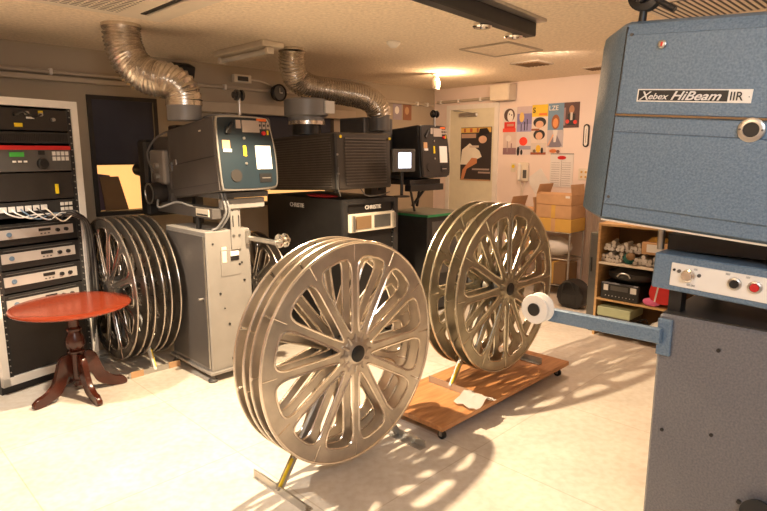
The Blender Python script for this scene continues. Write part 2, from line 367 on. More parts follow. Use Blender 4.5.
# ================================================================== DUCTS
def duct(label, pts, r, c0, c1):
    o = T('foil_duct', label, 'duct', *pts[0]); off = -Vector(pts[0])
    path = resample(catmull(pts, 14), .0112)
    rr = [r * (1 + (.062 if i % 2 else -.055) + .035 * (random.random() - .5)) for i in range(len(path))]
    m = MB(Matrix.Translation(off)); m.tube(path, rr, 30); m.build('hose', 'foil', o, sharp=20)
    a = path[0]; m = MB(Matrix.Translation(off)); m.cyl((a.x, a.y, CEIL - .022), (a.x, a.y, CEIL - .001), r * 1.07, n=30); m.build('ceiling_collar', 'foil', o)
    b = path[-1]; m = MB(Matrix.Translation(off)); m.cyl((b.x, b.y, c0 + .08), (b.x, b.y, c0 + .16), r * 1.05, r * 1.02, n=30); m.build('tape_wrap', 'foil', o, sharp=60)
    m = MB(Matrix.Translation(off)); m.cyl((b.x, b.y, c1), (b.x, b.y, c0 + .09), r * .98, n=30); m.build('outlet_collar', c2, o)
    return o
c2 = 'pvc'
duct('large silver foil duct curving from the ceiling down to the left lamphouse', [(1.639, 4.141, 2.45), (1.642, 4.145, 2.363), (1.661, 4.132, 2.254), (1.711, 4.088, 2.156), (1.782, 4.023, 2.105), (1.857, 3.954, 2.085), (1.910, 3.908, 2.039), (1.933, 3.895, 1.97), (1.933, 3.895, 1.93)], .118, 1.84, 1.82)
c2 = 'dgrey'
duct('second silver foil duct running sideways above the ribbed projector', [(3.002, 4.078, 2.45), (3.03, 4.12, 2.320), (3.105, 4.157, 2.222), (3.223, 4.131, 2.163), (3.388, 4.057, 2.136), (3.556, 3.980, 2.116), (3.701, 3.926, 2.087), (3.811, 3.908, 2.022), (3.86, 3.92, 1.95)], .105, 1.86, 1.80)
t = T('exhaust_drum', 'fat grey plastic exhaust collar with a paper label above the ribbed projector', 'duct collar', 3.06, 3.98, 1.86)
MB().lathe([(.15, 0), (.15, .03), (.185, .045), (.185, .17), (.16, .18), (.13, .185)], n=36).build('drum', 'pvc', t)
B('paper_label', 'paper', t, .055, .15, -.192, -.17, .06, .16); MB().lathe([(.155, -.03), (.155, 0)], n=30).build('foil_band', 'foil', t); MB().lathe([(.12, -.11), (.12, -.03)], n=30).build('spigot', 'blk', t)
# ================================================================== REELS
def window(R, w_, n):
    h = pi / n; ro = R * .865; ri = (.010 + w_ / cos(h)) / tan(h)
    def hw(x): return x * tan(h) - w_ / cos(h)
    c = .062 * R / .555
    a = hw(ro - c); top = []
    pts = [(ri, -.006), (ri, .006)]
    for t_ in (.25, .5, .75): x = ri + (ro - c - ri) * t_; pts.append((x, hw(x)))
    pts += [(ro - c, a), (ro - c * .25, a * .92), (ro, a * .55), (ro + .002, 0), (ro, -a * .55), (ro - c * .25, -a * .92), (ro - c, -a)]
    for t_ in (.75, .5, .25): x = ri + (ro - c - ri) * t_; pts.append((x, -hw(x)))
    return chaikin(pts, 2)
def flange_mesh(R, n=12, w_=.019, t_=.006, rot0=0, side=-1):
    """cast flange in the xz plane; the ribs stand out on the y side given"""
    m = MB(); win = window(R, w_, n); L = len(win); h = pi / n; r0 = .045
    # boundary loop matched to the window loop
    def bnd(p):
        r = hypot(*p); a = atan2(p[1], p[0]) ; return r, a
    rr = [hypot(*p) for p in win]; ro = max(rr); ri = min(rr)
    outer = []
    for p in win:
        r, a = bnd(p)
        if p[0] > R * .80: 
            outer.append((R, max(-h, min(h, a * h / max(abs(q[1]) / q[0] for q in win if q[0] > R * .78)))))
        elif p[0] < ri + .012: outer.append((r0, h * (p[1] / .006 if abs(p[1]) < .006 else (1 if p[1] > 0 else -1))))
        else: outer.append((max(r0, (p[0] - ri) / (R * .80 - ri) * (R * .86 - r0) + r0), h if p[1] > 0 else -h))
    for k in range(n):
        A0 = 2 * h * k + rot0
        def pt(x, z, y): c_, s_ = cos(A0), sin(A0); return (x * c_ - z * s_, y, x * s_ + z * c_)
        wf = [m._v(pt(p[0], p[1], -t_ / 2)) for p in win]; wk = [m._v(pt(p[0], p[1], t_ / 2)) for p in win]
        of = [m._v(pt(r * cos(a), r * sin(a), -t_ / 2)) for r, a in outer]; ok = [m._v(pt(r * cos(a), r * sin(a), t_ / 2)) for r, a in outer]
        for i in range(L):
            j = (i + 1) % L
            m._f([wf[i], wf[j], of[j], of[i]]); m._f([wk[j], wk[i], ok[i], ok[j]]); m._f([wf[j], wf[i], wk[i], wk[j]])
        m.mi = 1
        # raised lip round every window, on both faces
        lip = [pt(p[0], p[1], side * t_ * .55) for p in win]
        m.tube(lip, .0066, 6, closed=True)
        # centre rib running onto the rim
        m.tube([pt(R * .84 * cos(h), R * .84 * sin(h), side * t_ * .4), pt((R - .01) * cos(h), (R - .01) * sin(h), side * t_ * .4)], .0035, 5)
        m.mi = 0
    bmesh.ops.remove_doubles(m.bm, verts=m.bm.verts[:], dist=.0006)
    m.mi = 1
    m.tube([((R - .004) * cos(2 * pi * i / 96), side * .004, (R - .004) * sin(2 * pi * i / 96)) for i in range(96)], .0075, 8, closed=True)
    m.mi = 0
    m.lathe([(.078, side * .002), (.078, side * .010), (.060, side * .014), (.052, side * .020), (.03, side * .020)], ax='y', n=48)
    for k in range(n):
        A0 = 2 * h * k + h + rot0
        m.cyl((.060 * cos(A0), side * .006, .060 * sin(A0)), (.100 * cos(A0), side * .004, .100 * sin(A0)), .013, .007, n=8)
    me = bpy.data.meshes.new('flange'); bmesh.ops.recalc_face_normals(m.bm, faces=m.bm.faces[:]); m.bm.to_mesh(me); m.bm.free(); me.set_sharp_from_angle(angle=radians(40)); return me
FL = {}
def make_reel(label, loc, rotz, R, width, mt, group, rot0=0, cap='blk'):
    key = (R, mt, rot0)
    if key not in FL:
        a = flange_mesh(R, rot0=rot0, side=-1); b = flange_mesh(R, rot0=rot0, side=1)
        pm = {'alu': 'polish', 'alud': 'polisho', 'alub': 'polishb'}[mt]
        for q_ in (a, b): q_.materials.append(M[mt]); q_.materials.append(M[pm])
        FL[key] = (a, b)
    r = bpy.data.objects.new('film_reel', None); COL.objects.link(r); r.location = loc; r.rotation_euler = (0, 0, rotz); r.empty_display_size = .1
    tag(r, label, 'film reel', group)
    for me, y in ((FL[key][0], 0.0), (FL[key][1], width)):
        o = bpy.data.objects.new('flange', me); COL.objects.link(o); o.parent = r; o.location = (0, y, 0)
    MB().lathe([(.10, .004), (.10, width - .004)], ax='y', n=40).build('core', 'blk2', r)
    MB().lathe([(.042, -.016), (.042, -.024), (.034, -.029), (.006, -.029)], ax='y', n=32).build('centre_cap', cap, r)
    MB().lathe([(.042, width + .016), (.042, width + .024), (.034, width + .029), (.006, width + .029)], ax='y', n=32).build('centre_cap', cap, r)
    return r
A45 = radians(45)
RW = .066
# nearest pair
make_reel('large silver film reel nearest the camera, its twelve-spoke face and dark cap in full view', P(1.822, 2.02, .625), A45, .555, RW, 'alu', 'reels on the near floor stand', rot0=radians(15))
make_reel('large silver film reel on the near floor stand, directly behind the nearest one', P(1.822, 2.02 + .133, .625), A45, .555, RW, 'alu', 'reels on the near floor stand', rot0=radians(24))
# pair on the dolly
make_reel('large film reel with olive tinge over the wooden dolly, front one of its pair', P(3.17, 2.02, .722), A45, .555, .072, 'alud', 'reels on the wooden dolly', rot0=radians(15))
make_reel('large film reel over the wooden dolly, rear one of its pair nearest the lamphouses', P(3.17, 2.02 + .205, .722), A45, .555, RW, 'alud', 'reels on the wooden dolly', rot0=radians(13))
# three by the rack (axis along U)
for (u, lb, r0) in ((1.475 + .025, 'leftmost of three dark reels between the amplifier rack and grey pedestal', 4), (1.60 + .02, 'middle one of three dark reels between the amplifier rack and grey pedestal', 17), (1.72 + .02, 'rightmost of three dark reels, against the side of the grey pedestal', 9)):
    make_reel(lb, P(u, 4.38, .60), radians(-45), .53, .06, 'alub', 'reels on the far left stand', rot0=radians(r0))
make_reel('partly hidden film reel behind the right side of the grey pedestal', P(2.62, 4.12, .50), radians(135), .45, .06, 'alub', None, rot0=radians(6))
# ------------------------------------------------------------------ reel stands
def stand(label, U, V, z, half, axle_z, barlen, mt='steel', rot=45, far=True, tape=None):
    t = T('reel_stand', label, 'stand', U, V, z, rot)
    for s_ in ((-1, 1) if far else (-1,)):
        m = MB(); x = s_ * half
        m.box(x - .003, x + .003, -barlen / 2, barlen / 2, 0, .042).box(min(x, x - s_ * .04), max(x, x - s_ * .04), -barlen / 2, barlen / 2, 0, .005)
        f = m.build('foot_bar', mt, t)
        d = Vector((0, 0, axle_z)) - Vector((x, 0, .02)); L = d.length; ang = atan2(d.x, d.z)
        mm = Matrix.Translation((x, 0, .015)) @ Matrix.Rotation(ang, 4, 'Y')
        MB(mm).box(-.018, .018, -.010, .010, 0, L, bev=.002).build('strut', mt if not tape else tape, t)
        if s_ == -1:
            tp = MB(mm).box(-.0195, -.004, -.0115, -.004, .02, .16).build('yellow_tape', 'yel', t); tp['label'] = 'yellow measuring tape strip on the strut'
    MB().cyl((0, -.11, axle_z), (0, .11, axle_z), .016, n=16).build('axle', 'steel', t)
    MB().cyl((0, -.028, axle_z), (0, .028, axle_z), .05, n=24).build('collar', 'steel', t)
    return t
stand('grey angle-iron floor stand holding the two nearest reels', 1.822, 2.118, 0, .41, .625, .42)
stand('grey angle-iron stand on the wooden dolly holding two reels', 3.17, 2.155, .107, .41, .615, .36)
t = stand('white-strutted stand under the three dark reels by the rack', 1.66, 4.38, 0, .33, .60, .38, 'steel', rot=135, far=True, tape='paper')
# brown tape on its foot
for y in (-.15, .13):
    MB().box(-.336, -.326, y - .045, y + .045, -.001, .045).build('brown_tape', 'cardb', t)
# ------------------------------------------------------------------ dolly
t = T('wooden_dolly', 'brown plywood dolly board on casters under the second pair of reels', 'dolly', 2.32, 1.86, 0)
B('board', 'wood', t, 0, 1.45, 0, .54, .075, .105, bev=.003)
for x in (.06, 1.38):
    for y in (.05, .48):
        c = MB().box(x - .02, x + .02, y - .018, y + .018, .055, .075).box(x - .018, x - .012, y - .01, y + .01, .02, .06).box(x + .012, x + .018, y - .01, y + .01, .02, .06).build('caster', 'steel', t)
        MB().cyl((x - .011, y, .025), (x + .011, y, .025), .025, n=18).build('wheel', 'rubber', c)
t = T('crumpled_paper', 'crumpled white paper draped over the stand foot on the dolly', 'paper', 2.70, 1.915, .112)
m = MB(); G = []
for i in range(9):
    row = []
    for j in range(9):
        x = (i / 8 - .5) * .20; y = (j / 8 - .5) * .17
        row.append(m._v((x + random.uniform(-.006, .006), y + random.uniform(-.006, .006), .050 * math.exp(-((x) / .05) ** 2) + .004 + random.uniform(0, .012))))
    G.append(row)
for i in range(8):
    for j in range(8): m._f([G[i][j], G[i + 1][j], G[i + 1][j + 1], G[i][j + 1]])
bmesh.ops.solidify(m.bm, geom=m.bm.faces[:], thickness=.002)
m.build('sheet', 'paper', t)
# ================================================================== AMPLIFIER RACK
rk = bpy.data.objects.new('amplifier_rack', None); COL.objects.link(rk); rk.location = (-2.516, 3.597, 0); rk.rotation_euler = (0, 0, radians(58.8))
tag(rk, 'tall white-framed equipment rack of amplifiers at the left edge', 'equipment rack')
m = MB(); m.box(0, .68, .0, .035, 1.90, 1.95).box(0, .045, 0, .035, .06, 1.90).box(.635, .68, 0, .035, .06, 1.90).box(0, .68, 0, .035, .06, .115)
m.build('frame', 'white', rk)
m = MB(); m.box(0, .68, .035, .58, 0, .06).box(.0, .012, .035, .58, .06, 1.93).box(.668, .68, .035, .58, .06, 1.93).box(0, .68, .568, .58, .06, 1.93).box(0, .68, .035, .58, 1.92, 1.945)
m.build('cabinet', 'blk', rk)
m = MB(); m.box(.045, .075, .012, .03, .115, 1.90).box(.605, .635, .012, .03, .115, 1.90); m.build('mounting_rail', 'blk2', rk)
m = MB()
for k in range(40):
    for x in (.058, .620): m.cyl((x, .014, .15 + k * .0445), (x, .004, .15 + k * .0445), .0045, n=8)
m.build('rail_screws', 'steel', rk)
X0, X1 = .075, .605
def panel(name, z0, z1, mt, y=.008): return B(name, mt, rk, X0, X1, y, .30, z0, z1, bev=.003)
p = panel('patch_panel', 1.745, 1.885, 'brnblk')
for (x, z) in ((.12, 1.82), (.26, 1.84), (.33, 1.855), (.42, 1.85), (.50, 1.82)):
    MB().cyl((x, .01, z), (x, -.015, z), .012, n=14).build('jack', 'steel' if x != .26 else 'blk', p)
MB().tube(catmull([(.26, -.01, 1.84), (.30, -.03, 1.86), (.36, -.03, 1.83), (.42, -.012, 1.85)]), .006).build('patch_cord', 'blk', p)
B('yellow_label', 'yel', p, .25, .30, .002, .008, 1.765, 1.79); B('yellow_label', 'yel', p, .41, .44, .002, .008, 1.85, 1.875); B('white_label', 'label', p, .33, .38, .002, .008, 1.82, 1.832)
p = panel('vent_panel', 1.66, 1.735, 'blk2')
g = MB()
for k in range(44): g.box(X0 + .02 + k * .0115, X0 + .026 + k * .0115, .002, .009, 1.675, 1.72)
g.build('louvres', 'brnblk', p)
p = panel('cinema_processor', 1.475, 1.645, 'dgrey'); p['label'] = 'dark grey sound processor with a red strip and green display'
B('red_strip', 'red', p, X0, X1, .000, .009, 1.618, 1.645); B('display', 'lcdg', p, .20, .29, .003, .009, 1.572, 1.602)
for k in range(3): B('key', 'label', p, .215 + k * .035, .235 + k * .035, .000, .009, 1.535, 1.547)
MB().lathe([(.038, .008), (.036, -.012), (.03, -.018), (.006, -.018)], c=(.405, 0, 1.525), ax='y', n=28).build('dial', 'blk', p)
for k in range(8): B('key', 'paper', p, .475 + (k % 4) * .03, .497 + (k % 4) * .03, .0, .009, 1.545 + (k // 4) * .035, 1.572 + (k // 4) * .035)
B('window', 'blk', p, .385, .425, .002, .009, 1.585, 1.612)
p = panel('blank_panel', 1.285, 1.465, 'brnblk'); B('yellow_handle', 'yel', p, .475, .49, -.01, .008, 1.32, 1.385)
p = panel('connector_panel', 1.175, 1.275, 'blk2')
for k in range(6): B('socket', 'paper', p, X0 + .03 + k * .052, X0 + .068 + k * .052, -.002, .009, 1.215, 1.25)
for k in range(6): B('terminal', 'label', p, .50 + (k % 3) * .03, .52 + (k % 3) * .03, -.002, .009, 1.20 + (k // 3) * .035, 1.222 + (k // 3) * .035)
for k in range(6):
    x = X0 + .05 + k * .052
    MB().tube(catmull([(x, 0, 1.23), (x + .01, -.04, 1.205), (x + .08 + .02 * random.random(), -.05, 1.18 - .01 * k), (x + .2, -.035, 1.19), (.60, -.02, 1.15)]), .0045, 6).build('wire', ['paper', 'label', 'hammer', 'paper', 'blk', 'cream'][k], p)
for k in range(9): MB().tube(catmull([(.40 + .02 * k, -.01, 1.17 + .003 * k), (.56, -.04 - .004 * k, 1.155 + .004 * k), (.63 + .006 * k, -.045, 1.05), (.645 + .008 * k, -.02, .55), (.65 + .006 * k, 0, .2 + .03 * k)]), .006, 6).build('cable', 'blk' if k % 3 else 'dgrey', p)
for i, (zt, zb) in enumerate(((1.101, 1.039), (.945, .88), (.79, .725), (.635, .572))):
    p = panel('amplifier', zb - .045, zt + .035, 'blk', .01)
    B('face_strip', 'silver', p, X0 + .005, X1 - .035, .001, .012, zb, zt)
    MB().lathe([(.016, 0), (.016, -.006)], c=(.14, .001, (zb + zt) / 2), ax='y', n=20).build('badge', 'hammer', p)
    B('display', 'blk', p, .33, .41, -.002, .004, zb + .033, zt - .010)
    for x in (.455, .515): MB().cyl((x, .002, (zb + zt) / 2), (x, -.016, (zb + zt) / 2), .013, n=18).build('knob', 'blk', p)
    for x in (.34, .365, .39): B('button', 'dgrey', p, x, x + .012, -.002, .004, zb + .012, zb + .020)
    B('vent_slot', 'dgrey', p, X0 + .02, X1 - .05, .004, .012, zt + .016, zt + .020)
panel('lower_panel', .12, .515, 'brnblk', .014)
# ================================================================== TABLE
tb = bpy.data.objects.new('round_table', None); COL.objects.link(tb); tb.location = (-2.045, 3.65, 0); tb.scale = (.92, .92, 1.01); tag(tb, 'small round red mahogany pedestal table in front of the rack', 'table')
MB().lathe([(.31, .588), (.365, .592), (.385, .598), (.392, .606), (.388, .614), (.376, .618), (.30, .618), (.01, .618)], n=72).build('tabletop', 'maho', tb)
MB().lathe([(.15, .588), (.15, .575), (.035, .572), (.035, .545), (.055, .535), (.055, .525), (.038, .515), (.036, .47), (.052, .455), (.052, .44), (.042, .432), (.062, .39), (.066, .35), (.055, .325), (.040, .315), (.056, .305), (.056, .292), (.045, .285), (.048, .12), (.03, .10), (.03, .085), (.036, .07), (.02, .05), (.004, .045)], n=36).build('pedestal', 'mahod', tb)
for a in (-122, -40, 42, 140):
    Mx = Matrix.Rotation(radians(a), 4, 'Z')
    prof = chaikin([(.03, .13), (.03, .27), (.075, .30), (.13, .27), (.15, .20), (.19, .10), (.26, .065), (.315, .055), (.335, .02), (.325, 0), (.27, 0), (.20, .02), (.13, .05), (.10, .10), (.085, .16), (.06, .13)], 2)
    MB(Mx).prism(prof, -.019, .019, 'xz', bev=.005).build('leg', 'mahod', tb)
# ================================================================== PROJECTOR 1
PJ = T('film_projector', 'grey film projector with teal-backed lamphouse under the left foil duct', 'film projector', 1.864, 3.563)
m = MB().box(0, .345, 0, .60, .075, 1.07, bev=.006); pd = m.build('pedestal', 'grey', PJ)
sd = MB().box(-.008, .004, .03, .57, .10, 1.04, bev=.004).build('side_door', 'greyd', pd); MB().box(-.010, -.006, .012, .022, .10, 1.04).build('door_trim', 'steel', sd)
MB().cyl((-.008, .06, .60), (-.045, .06, .60), .009, n=12).build('door_knob', 'steel', sd)
m = MB().box(-.02, .365, -.02, .62, .055, .078, bev=.004); m.build('base_frame', 'grey', PJ)
for x in (.01, .33):
    for y in (.02, .58): MB().lathe([(.032, 0), (.034, .015), (.02, .025), (.012, .055)], c=(x, y, 0), n=20).build('foot', 'dgrey', PJ)
B('outlet', 'cream', pd, .115, .150, -.008, .002, .845, .925, bev=.003); B('switch_plate', 'cream', pd, .115, .150, -.006, .002, .935, .955); B('meter', 'blk', pd, .18, .245, -.010, .002, .855, .885); B('meter_label', 'label', pd, .18, .245, -.008, .002, .886, .92)
B('connection_plate', 'grey', pd, .105, .26, -.004, .002, .75, .935)
for (x, z, r) in ((.05, .985, .006), (.285, .70, .008), (.09, .63, .008), (.27, .90 - .07, .007), (.15, .40, .008), (.12, .52, .005), (.17, .14, .012), (.22, .15, .012), (.25, .82, .009)): MB().cyl((x, .002, z), (x, -.006, z), r, n=12).build('screw', 'blk', pd)
B('bracket', 'grey', PJ, .19, .265, -.016, 0, .93, 1.24, bev=.003)
for (x, z) in ((.205, 1.03), (.25, 1.03), (.205, 1.215), (.25, 1.215)): MB().cyl((x, -.016, z), (x, -.024, z), .008, n=10).build('bolt', 'dgrey', PJ)
for x in (.205, .25): B('slot', 'blk', PJ, x - .004, x + .004, -.0175, -.015, 1.09, 1.17)
B('cross_beam', 'grey', PJ, .12, .46, -.03, .02, 1.215, 1.285, bev=.005)
cb = B('control_beam', 'greyd', PJ, .06, .16, 0, .85, 1.15, 1.225, bev=.005)
fs = B('fader_strip', 'cream', cb, .054, .062, .04, .22, 1.165, 1.215)
for k in range(8): B('fader', 'blk', fs, .048, .056, .052 + k * .02, .060 + k * .02, 1.17, 1.182)
B('base_plate', 'dgrey', PJ, .10, .50, -.02, .70, 1.29, 1.33, bev=.004)
for y in (.05, .5): B('post', 'dgrey', PJ, .20, .26, y, y + .06, 1.07, 1.30)
MB().cyl((.07, .22, 1.07), (.07, .22, 1.16), .02, n=14).build('round_foot', 'blk', PJ)
# lamphouse, pitched down towards the wall
def lamphouse_back(lh, W, Hh, mt_border, mt_face, detail=True):
    out = chaikin([(.02, 0), (W - .03, 0), (W, .03), (W + .006, Hh * .5), (W - .03, Hh - .03), (W - .06, Hh), (.02, Hh), (0, Hh - .02), (.0, .02)], 2)
    a = MB().prism(out, -.018, .004, 'xz', bev=.004).build('back_frame', mt_border, lh)
    cx = W / 2; cz = Hh / 2
    inn = [((p[0] - cx) * .95 + cx, (p[1] - cz) * .955 + cz) for p in out]
    f = MB().prism(inn, -.022, -.017, 'xz').build('back_panel', mt_face, lh)
    return f
def lh_details(f, W, Hh, s_=1.):
    y0, y1 = -.03, -.021
    B('gauge', 'dull', f, .195 * W / .45, .33 * W / .45, y0, y1, Hh * .78, Hh * .94, bev=.002)
    B('switch', 'dull', f, .15 * W / .45, .185 * W / .45, y0, y1, Hh * .83, Hh * .94)
    for k in range(3): B('switch', 'dull', f, W * (.76 + k * .073) - .02, W * (.76 + k * .073) + .004, y0, y1, Hh * .83, Hh * .92); 
    for k in range(3): B('toggle', 'blk', f, W * (.76 + k * .073) - .012, W * (.76 + k * .073) - .004, y0 - .006, y0, Hh * .86, Hh * .89)
    B('orange_sign', 'org', f, W * .70, W * .87, y0 + .003, y1, Hh * .935, Hh * .97)
    MB().cyl((W * .80, -.02, Hh * .77), (W * .80, -.036, Hh * .77), .014, n=16).build('red_button', 'red', f); B('yellow_tag', 'yel', f, W * .865, W * .89, y0, y1, Hh * .75, Hh * .81)
    MB().tube([(W * .15, -.03, Hh * .76), (W * .26, -.035, Hh * .90)], .009).build('lever', 'blk', f); MB().lathe([(.022, -.02), (.022, -.035)], c=(W * .19, 0, Hh * .80), ax='y').build('lever_hub', 'blk', f)
    B('paper_label', 'cardb', f, W * .075, W * .20, y0 + .003, y1, Hh * .56, Hh * .67); B('paper_label', 'paper', f, W * .085, W * .22, y0 + .002, y1, Hh * .515, Hh * .555)
    B('yellow_sticker', 'yel', f, W * .42, W * .47, y0 + .003, y1, Hh * .46, Hh * .60)
    c = MB().box(W * .63, W * .90, y0 + .002, y1, Hh * .28, Hh * .60).build('instruction_sheet', 'paper', f)
    MB().lathe([(.042, -.02), (.042, -.028), (.004, -.028)], c=(W * .26, 0, Hh * .20), ax='y', n=28).build('round_vent', 'brnblk', f)
    B('name_plate', 'blk', f, W * .66, W * .88, y0 + .003, y1, Hh * .10, Hh * .22)
    B('name_plate_lines', 'steel', f, W * .70, W * .85, y0 + .001, y0 + .003, Hh * .15, Hh * .165)
    for z in (.70, .36): MB().cyl((W * .45, -.02, Hh * z), (W * .45, -.03, Hh * z), .009, n=12).build('latch', 'steel', f)
lh = B('lamphouse', 'greyd', PJ, 0, .45, 0, .70, 0, .50, bev=.012, loc=(.075, -.10, 1.345), rot=(radians(-6.6), 0, 0))
f = lamphouse_back(lh, .45, .50, 'steel', 'teal'); 
for ch in list(lh.children): pass
def lh_details_flat(parent, W, Hh): lh_details(parent, W, Hh)
# sub-parts must sit one level below the lamphouse: re-parent panel details to the lamphouse
lh_details_flat(lh, .45, .50)
B('side_seam', 'blk2', lh, -.002, .003, .02, .68, .235, .241); B('side_latch', 'steel', lh, -.010, .002, .585, .625, .235, .275, bev=.003)
B('side_latch', 'cream', lh, -.004, .002, .18, .205, .42, .43); B('hinge', 'steel', lh, -.008, .002, .67, .70, .20, .26)
B('side_seam', 'blk2', lh, -.002, .003, .02, .68, .06, .063)
m = MB(Matrix.Translation((.09, .1, .50))); m.cyl((.16, .22, 0), (.16, .22, .05), .13, n=30); m.build('vent_collar', 'pvc', lh)
# upper spindle on a post
def upper_spindle(par, x, y, z, h):
    MB().cyl((x, y, z), (x, y, z + h), .011, n=12).build('spindle_post', 'steel', par)
    MB().lathe([(.01, -.05), (.022, -.045), (.022, -.03), (.036, -.026), (.036, -.012), (.02, -.01), (.02, .01), (.036, .012), (.036, .026), (.02, .03), (.01, .035)], c=(x, y, z + h), ax='x', n=24).build('upper_spindle', 'blk', par)
upper_spindle(PJ, .28, -.04, 1.85, .13)
# mechanism and lens
B('projector_head', 'greyd', PJ, .10, .34, .66, .98, 1.20, 1.72, bev=.03); B('gate_housing', 'grey', PJ, .06, .30, .70, .95, 1.36, 1.62, bev=.015)
B('head_cover', 'blk2', PJ, .12, .36, .58, .72, 1.55, 1.80, bev=.01)
B('shutter_box', 'blk2', PJ, .04, .30, .98, 1.12, 1.10, 1.70, bev=.02)
MB().lathe([(.055, 0), (.058, .02), (.058, .12), (.05, .14), (.05, .20), (.035, .205), (.034, .15)], c=(.12, 1.12, 1.46), ax='y', n=28).build('lens', 'blk', PJ)
MB().lathe([(.03, -.12), (.078, -.11), (.085, -.06), (.085, .04), (.07, .06), (.02, .065)], c=(.10, .82, 1.29), ax='x', n=30).build('motor', 'brnblk', PJ)
MB().lathe([(.080, -.112), (.082, -.118), (.070, -.118), (.068, -.112)], c=(.10, .82, 1.29), ax='x', n=30).build('motor_ring', 'steel', PJ)
for z_ in (1.42, 1.50): MB().lathe([(.022, 0), (.022, -.03), (.01, -.034)], c=(.06, .80, z_), ax='x', n=16).build('control_knob', 'steel', PJ)
for k, pts in enumerate((((.02, .80, 1.45), (-.02, .78, 1.6), (.06, .72, 1.73), (.22, .62, 1.78)), ((.0, .70, 1.25), (-.03, .62, 1.20), (.05, .5, 1.24), (.07, .3, 1.22)), ((.12, -.03, 1.33), (.13, -.06, 1.2), (.10, .0, 1.1), (.07, .03, 1.075)), ((.14, -.03, 1.33), (.155, -.06, 1.2), (.13, .0, 1.1), (.10, .03, 1.075)))):
    MB().tube(catmull(pts), .008, 8).build('cable', 'greyd' if k == 0 else 'pvc', PJ)
# takeup arm and hub
B('arm_bracket', 'steel', PJ, .305, .335, -.03, 0, .96, 1.055, bev=.003)
MB().box(.315, .35, -.36, -.0, .985, 1.015, bev=.006).build('takeup_arm', 'steel', PJ)
MB().lathe([(.015, -.02), (.015, .0), (.035, .004), (.048, .006), (.048, .014), (.028, .018), (.028, .05), (.048, .054), (.048, .062), (.03, .066), (.02, .09), (.004, .092)], c=(.35, -.34, 1.01), ax='x', n=28).build('takeup_hub', 'chrome', PJ)
# ================================================================== DIGITAL PROJECTOR + RACK
dp = T('digital_projector', 'big black ribbed digital projector in the middle of the room', 'projector', 2.975, 3.50, 1.285)
DW, DD, DH = .63, .95, .475
tilt = (radians(-2.5), 0, 0)
b = B('body', 'ribbed', dp, 0, DW, 0, DD, .02, DH, bev=.012, rot=tilt)
g = MB()
for k in range(16): g.box(.10, DW - .07, -.012, .002, .06 + k * .024, .072 + k * .024)
g.build('rear_grille', 'ribl', b)
g = MB()
for k in range(20): g.box(-.010, .002, .05, DD - .05, .045 + k * .0205, .055 + k * .0205)
g.build('side_ribs', 'ribl', b)
B('corner_trim', 'blk2', b, -.006, .022, -.010, .02, .03, DH - .01, bev=.004)
for z in (.15, .30): MB().cyl((.01, -.01, z), (.01, -.02, z), .008, n=10).build('screw', 'steel', b)
for x in (.05, .60): MB().lathe([(.012, -.012), (.012, -.02), (.003, -.021)], c=(x, 0, DH - .035 if x < .1 else DH - .045), ax='y', n=14).build('status_light', 'yel', b)
for x in (.05, .55):
    for y in (.06, .85): MB().cyl((x, y, -.005), (x, y, .03), .022, n=14).build('foot', 'rubber', dp)
B('front_snout', 'blk', dp, .18, .44, DD - .1, DD + .16, .1, .4, bev=.02)
for i, pts in enumerate((((.01, -.012, .20), (-.01, -.03, .05), (.02, -.02, -.02), (.05, .02, -.03)), ((.25, -.01, .02), (.3, -.03, -.035), (.45, -.02, -.04), (.6, 0, -.02)))):
    MB().tube(catmull(pts), .005, 6).build('cable', 'dgrey', dp)
rk2 = T('projector_rack', 'black low equipment rack under the ribbed projector', 'equipment rack', 3.04, 3.50)
B('cabinet', 'blk', rk2, 0, .64, .02, 1.08, .04, 1.22, bev=.004); B('frame_post', 'blk2', rk2, 0, .05, 0, .03, .04, 1.22); B('frame_post', 'blk2', rk2, .59, .64, 0, .03, .04, 1.22); B('top_bar', 'blk2', rk2, .05, .59, 0, .03, 1.18, 1.22)
for x in (.05, .59):
    for y in (.07, 1.0): MB().cyl((x, y, 0), (x, y, .04), .03, n=14).build('foot', 'rubber', rk2)
g = MB()
for k in range(22):
    for x in (.058, .582): g.cyl((x, .02, .10 + k * .048), (x, .008, .10 + k * .048), .004, n=6)
g.build('rail_holes', 'steel', rk2)
s_ = B('server', 'cream', rk2, .06, .58, -.02, .03, .95, 1.10, bev=.004); s_['label'] = 'cream-faced server with a display and dark grille'
B('screen', 'brown', s_, .12, .29, -.026, -.018, .975, 1.08); B('grille', 'dgrey', s_, .33, .52, -.026, -.018, .975, 1.08); B('handle', 'steel', s_, .075, .09, -.05, -.02, .96, 1.09); B('handle', 'steel', s_, .55, .565, -.05, -.02, .96, 1.09)
text('maker_lettering', 'CHRISTIE', .046, 'label', rk2, (.24, -.0015, 1.125 + .008), (radians(90), 0, 0), bold=.001)
text('side_lettering', 'CHRISTIE', .050, 'label', rk2, (-.0015, .72, 1.13), (radians(90), 0, radians(-90)), bold=.001)
t = T('red_cloth', 'dark red cloth lying on the black rack below the ribbed projector', 'cloth', 3.10, 3.62, 1.222)
m = MB().ball((.02, .25, .014), .07, .20, .016, jit=.15); m.build('fold', 'redb', t)
mo = T('touch_monitor', 'small lit touch screen at the right end of the ribbed projector', 'monitor', 3.60, 3.36, 1.285)
fr = MB(Matrix.Translation((0, 0, .24)) @ Matrix.Rotation(radians(-8), 4, 'Z')).box(-.12, .12, -.015, .015, -.095, .095, bev=.006).build('bezel', 'dgrey', mo)
MB(Matrix.Translation((0, 0, .24)) @ Matrix.Rotation(radians(-8), 4, 'Z')).box(-.068, .068, -.0175, -.014, -.065, .065).build('screen', 'lcd', fr)
